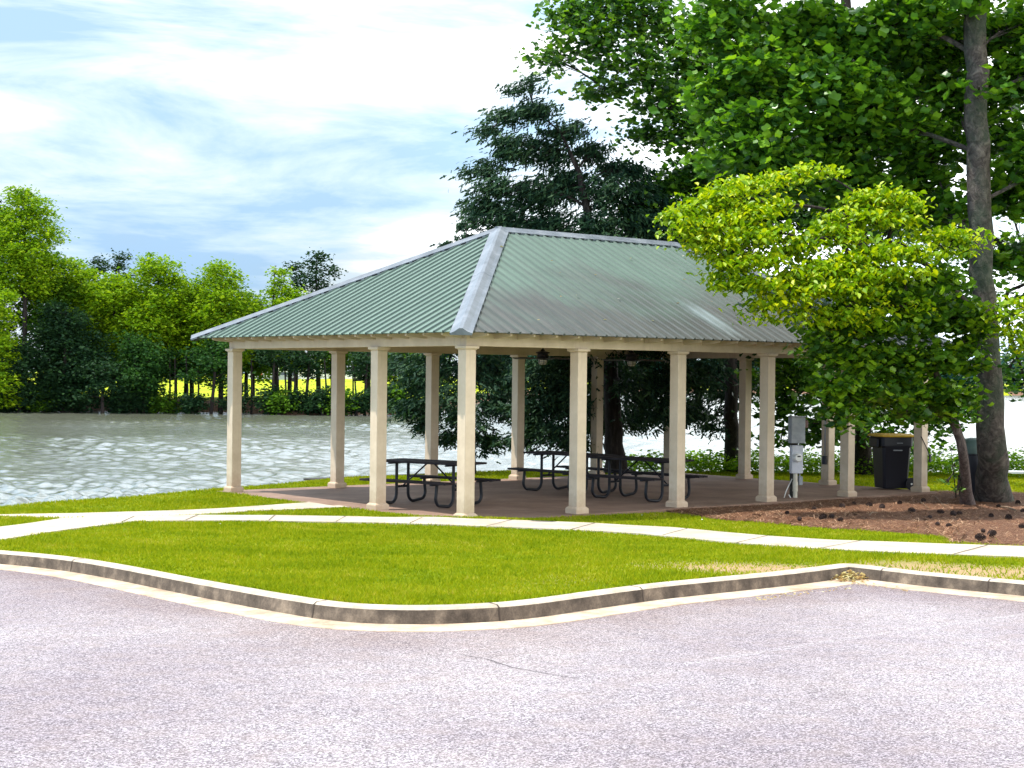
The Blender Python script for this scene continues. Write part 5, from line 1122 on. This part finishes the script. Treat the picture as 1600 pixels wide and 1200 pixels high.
# far wood seen to the right, one mass
def far_wood():
    rg = np.random.default_rng(77); pts = []
    for th in np.linspace(-.02, .46, 330):
        v = 452+rg.random()*25 if th > .0 else 300; D = float(shoreD(np.array(th*400.), np.array(400.))); v = D+24+rg.random()*16; u = th*v; h = 10+5*math.sin(th*40)+4*rg.random(); q = W2(u, v); zb = .0
        n_ = 60; g = rg.normal(0, 1, (n_, 3)); g /= np.linalg.norm(g, axis=1)[:, None]; pts.append(np.array([q[0], q[1], zb+h*.5])+g*rg.random((n_, 1))**.4*np.array([3.5, 3.5, h*.55]))
    q = leaf_quads(np.vstack(pts), rg, 1.7, .9, .3, 'diamond'); o = link('far_wood', np_mesh('far_wood', q[0], q[1]), None, [m_leaf('distant_wood', [(.012, .05, .045), (.02, .075, .06), (.035, .10, .07)], .2, (1, 1.2, 1), .8)]); tag(o, 'bluish wood on the distant shore at the right', 'wood', kind='stuff')  # leaves tinted blue to stand in for haze over the distance
far_wood()
# things beyond the far lawn
def far_things():
    wht = mat('white_wall', (.72, .71, .68), .8); glz = mat('dark_window', (.03, .04, .05), .15); red = mat('red_canvas', (.5, .02, .03), .7); nav = mat('navy_canvas', (.015, .03, .09), .7)
    P = at(452, 598, 262); z = ground_z(P[0], P[1]); r = empty('white_building', (P[0], P[1], z), 'long low white building glimpsed through the far trees', 'building', None, -YAW)
    w = MB(); w.box(-7.2, 8, 0, 6, -.3, 3.4); w.obj('wall', [wht], r)
    rf = MB(); rf.rings([[(-7.6, -.4, 3.402), (8.4, -.4, 3.402), (8.4, 6.4, 3.402), (-7.6, 6.4, 3.402)], [(-7.6, 2.8, 4.6), (8.4, 2.8, 4.6), (8.4, 3.2, 4.6), (-7.6, 3.2, 4.6)]]); rf.obj('roof', [M['grey']], r)
    for x in (-5.5, -2.6, .6, 3.4, 6.2): q = MB(); q.box(x-.6, x+.6, -.04, .0, 1.0, 2.3); q.obj('window', [glz], r)
    for x, mm, lb, v in ((397, nav, 'closed navy patio umbrella across the lake', 246), (405, red, 'half-folded red patio umbrella across the lake', 245)):
        P = at(x, 594, v); z = ground_z(P[0], P[1]); r = empty('patio_umbrella', (P[0], P[1], z), lb, 'umbrella'); a = MB(); a.tube([(0, 0, 0), (0, 0, 2.6)], .05, 6); a.obj('pole', [wht], r)
        b = MB(); s = 1.6 if mm is red else 1; b.lathe([(.08, .75), (.32*s, .85), (.30*s, 1.4), (.12, 2.4), (.02, 2.6)], 9); b.obj('canopy', [mm], r)
    for x, lb, mm, v in ((282, 'dark blue car parked beyond the sunlit far lawn', nav, 236), (446, 'pale car parked in front of the white building', M['grey'], 240), (548, 'white car parked beyond the far lawn, seen between two columns', wht, 240)):
        P = at(x, 597, v); z = ground_z(P[0], P[1]); r = empty('parked_car', (P[0], P[1], z), lb, 'car', 'cars parked across the lake', -YAW)
        b = MB(); sec = [(-2.2, .45, .75), (-2.1, .35, .9), (-1.2, .3, .98), (-.7, .3, 1.0), (1.1, .3, 1.0), (1.9, .35, .95), (2.2, .45, .8)]
        b.rings([[(x_, -.85, a), (x_, .85, a), (x_, .82, t_), (x_, -.82, t_)] for x_, a, t_ in sec]); b.obj('body', [mm], r)
        c = MB(); c.rings([[(-1.3, -.8, .98), (1.7, -.8, .98), (1.7, .8, .98), (-1.3, .8, .98)], [(-.6, -.65, 1.45), (1.1, -.65, 1.45), (1.1, .65, 1.45), (-.6, .65, 1.45)]]); c.obj('cabin', [glz], r)
        for wx in (-1.35, 1.35):
            for s in (-1, 1): q = MB(); q.rings([[(wx+rr*math.cos(k*math.pi/7), s*.78+o_, .33+rr*math.sin(k*math.pi/7)) for k in range(14)] for rr, o_ in ((.33, -.09), (.33, .09))]); q.obj('wheel', [M['black']], r)
far_things()
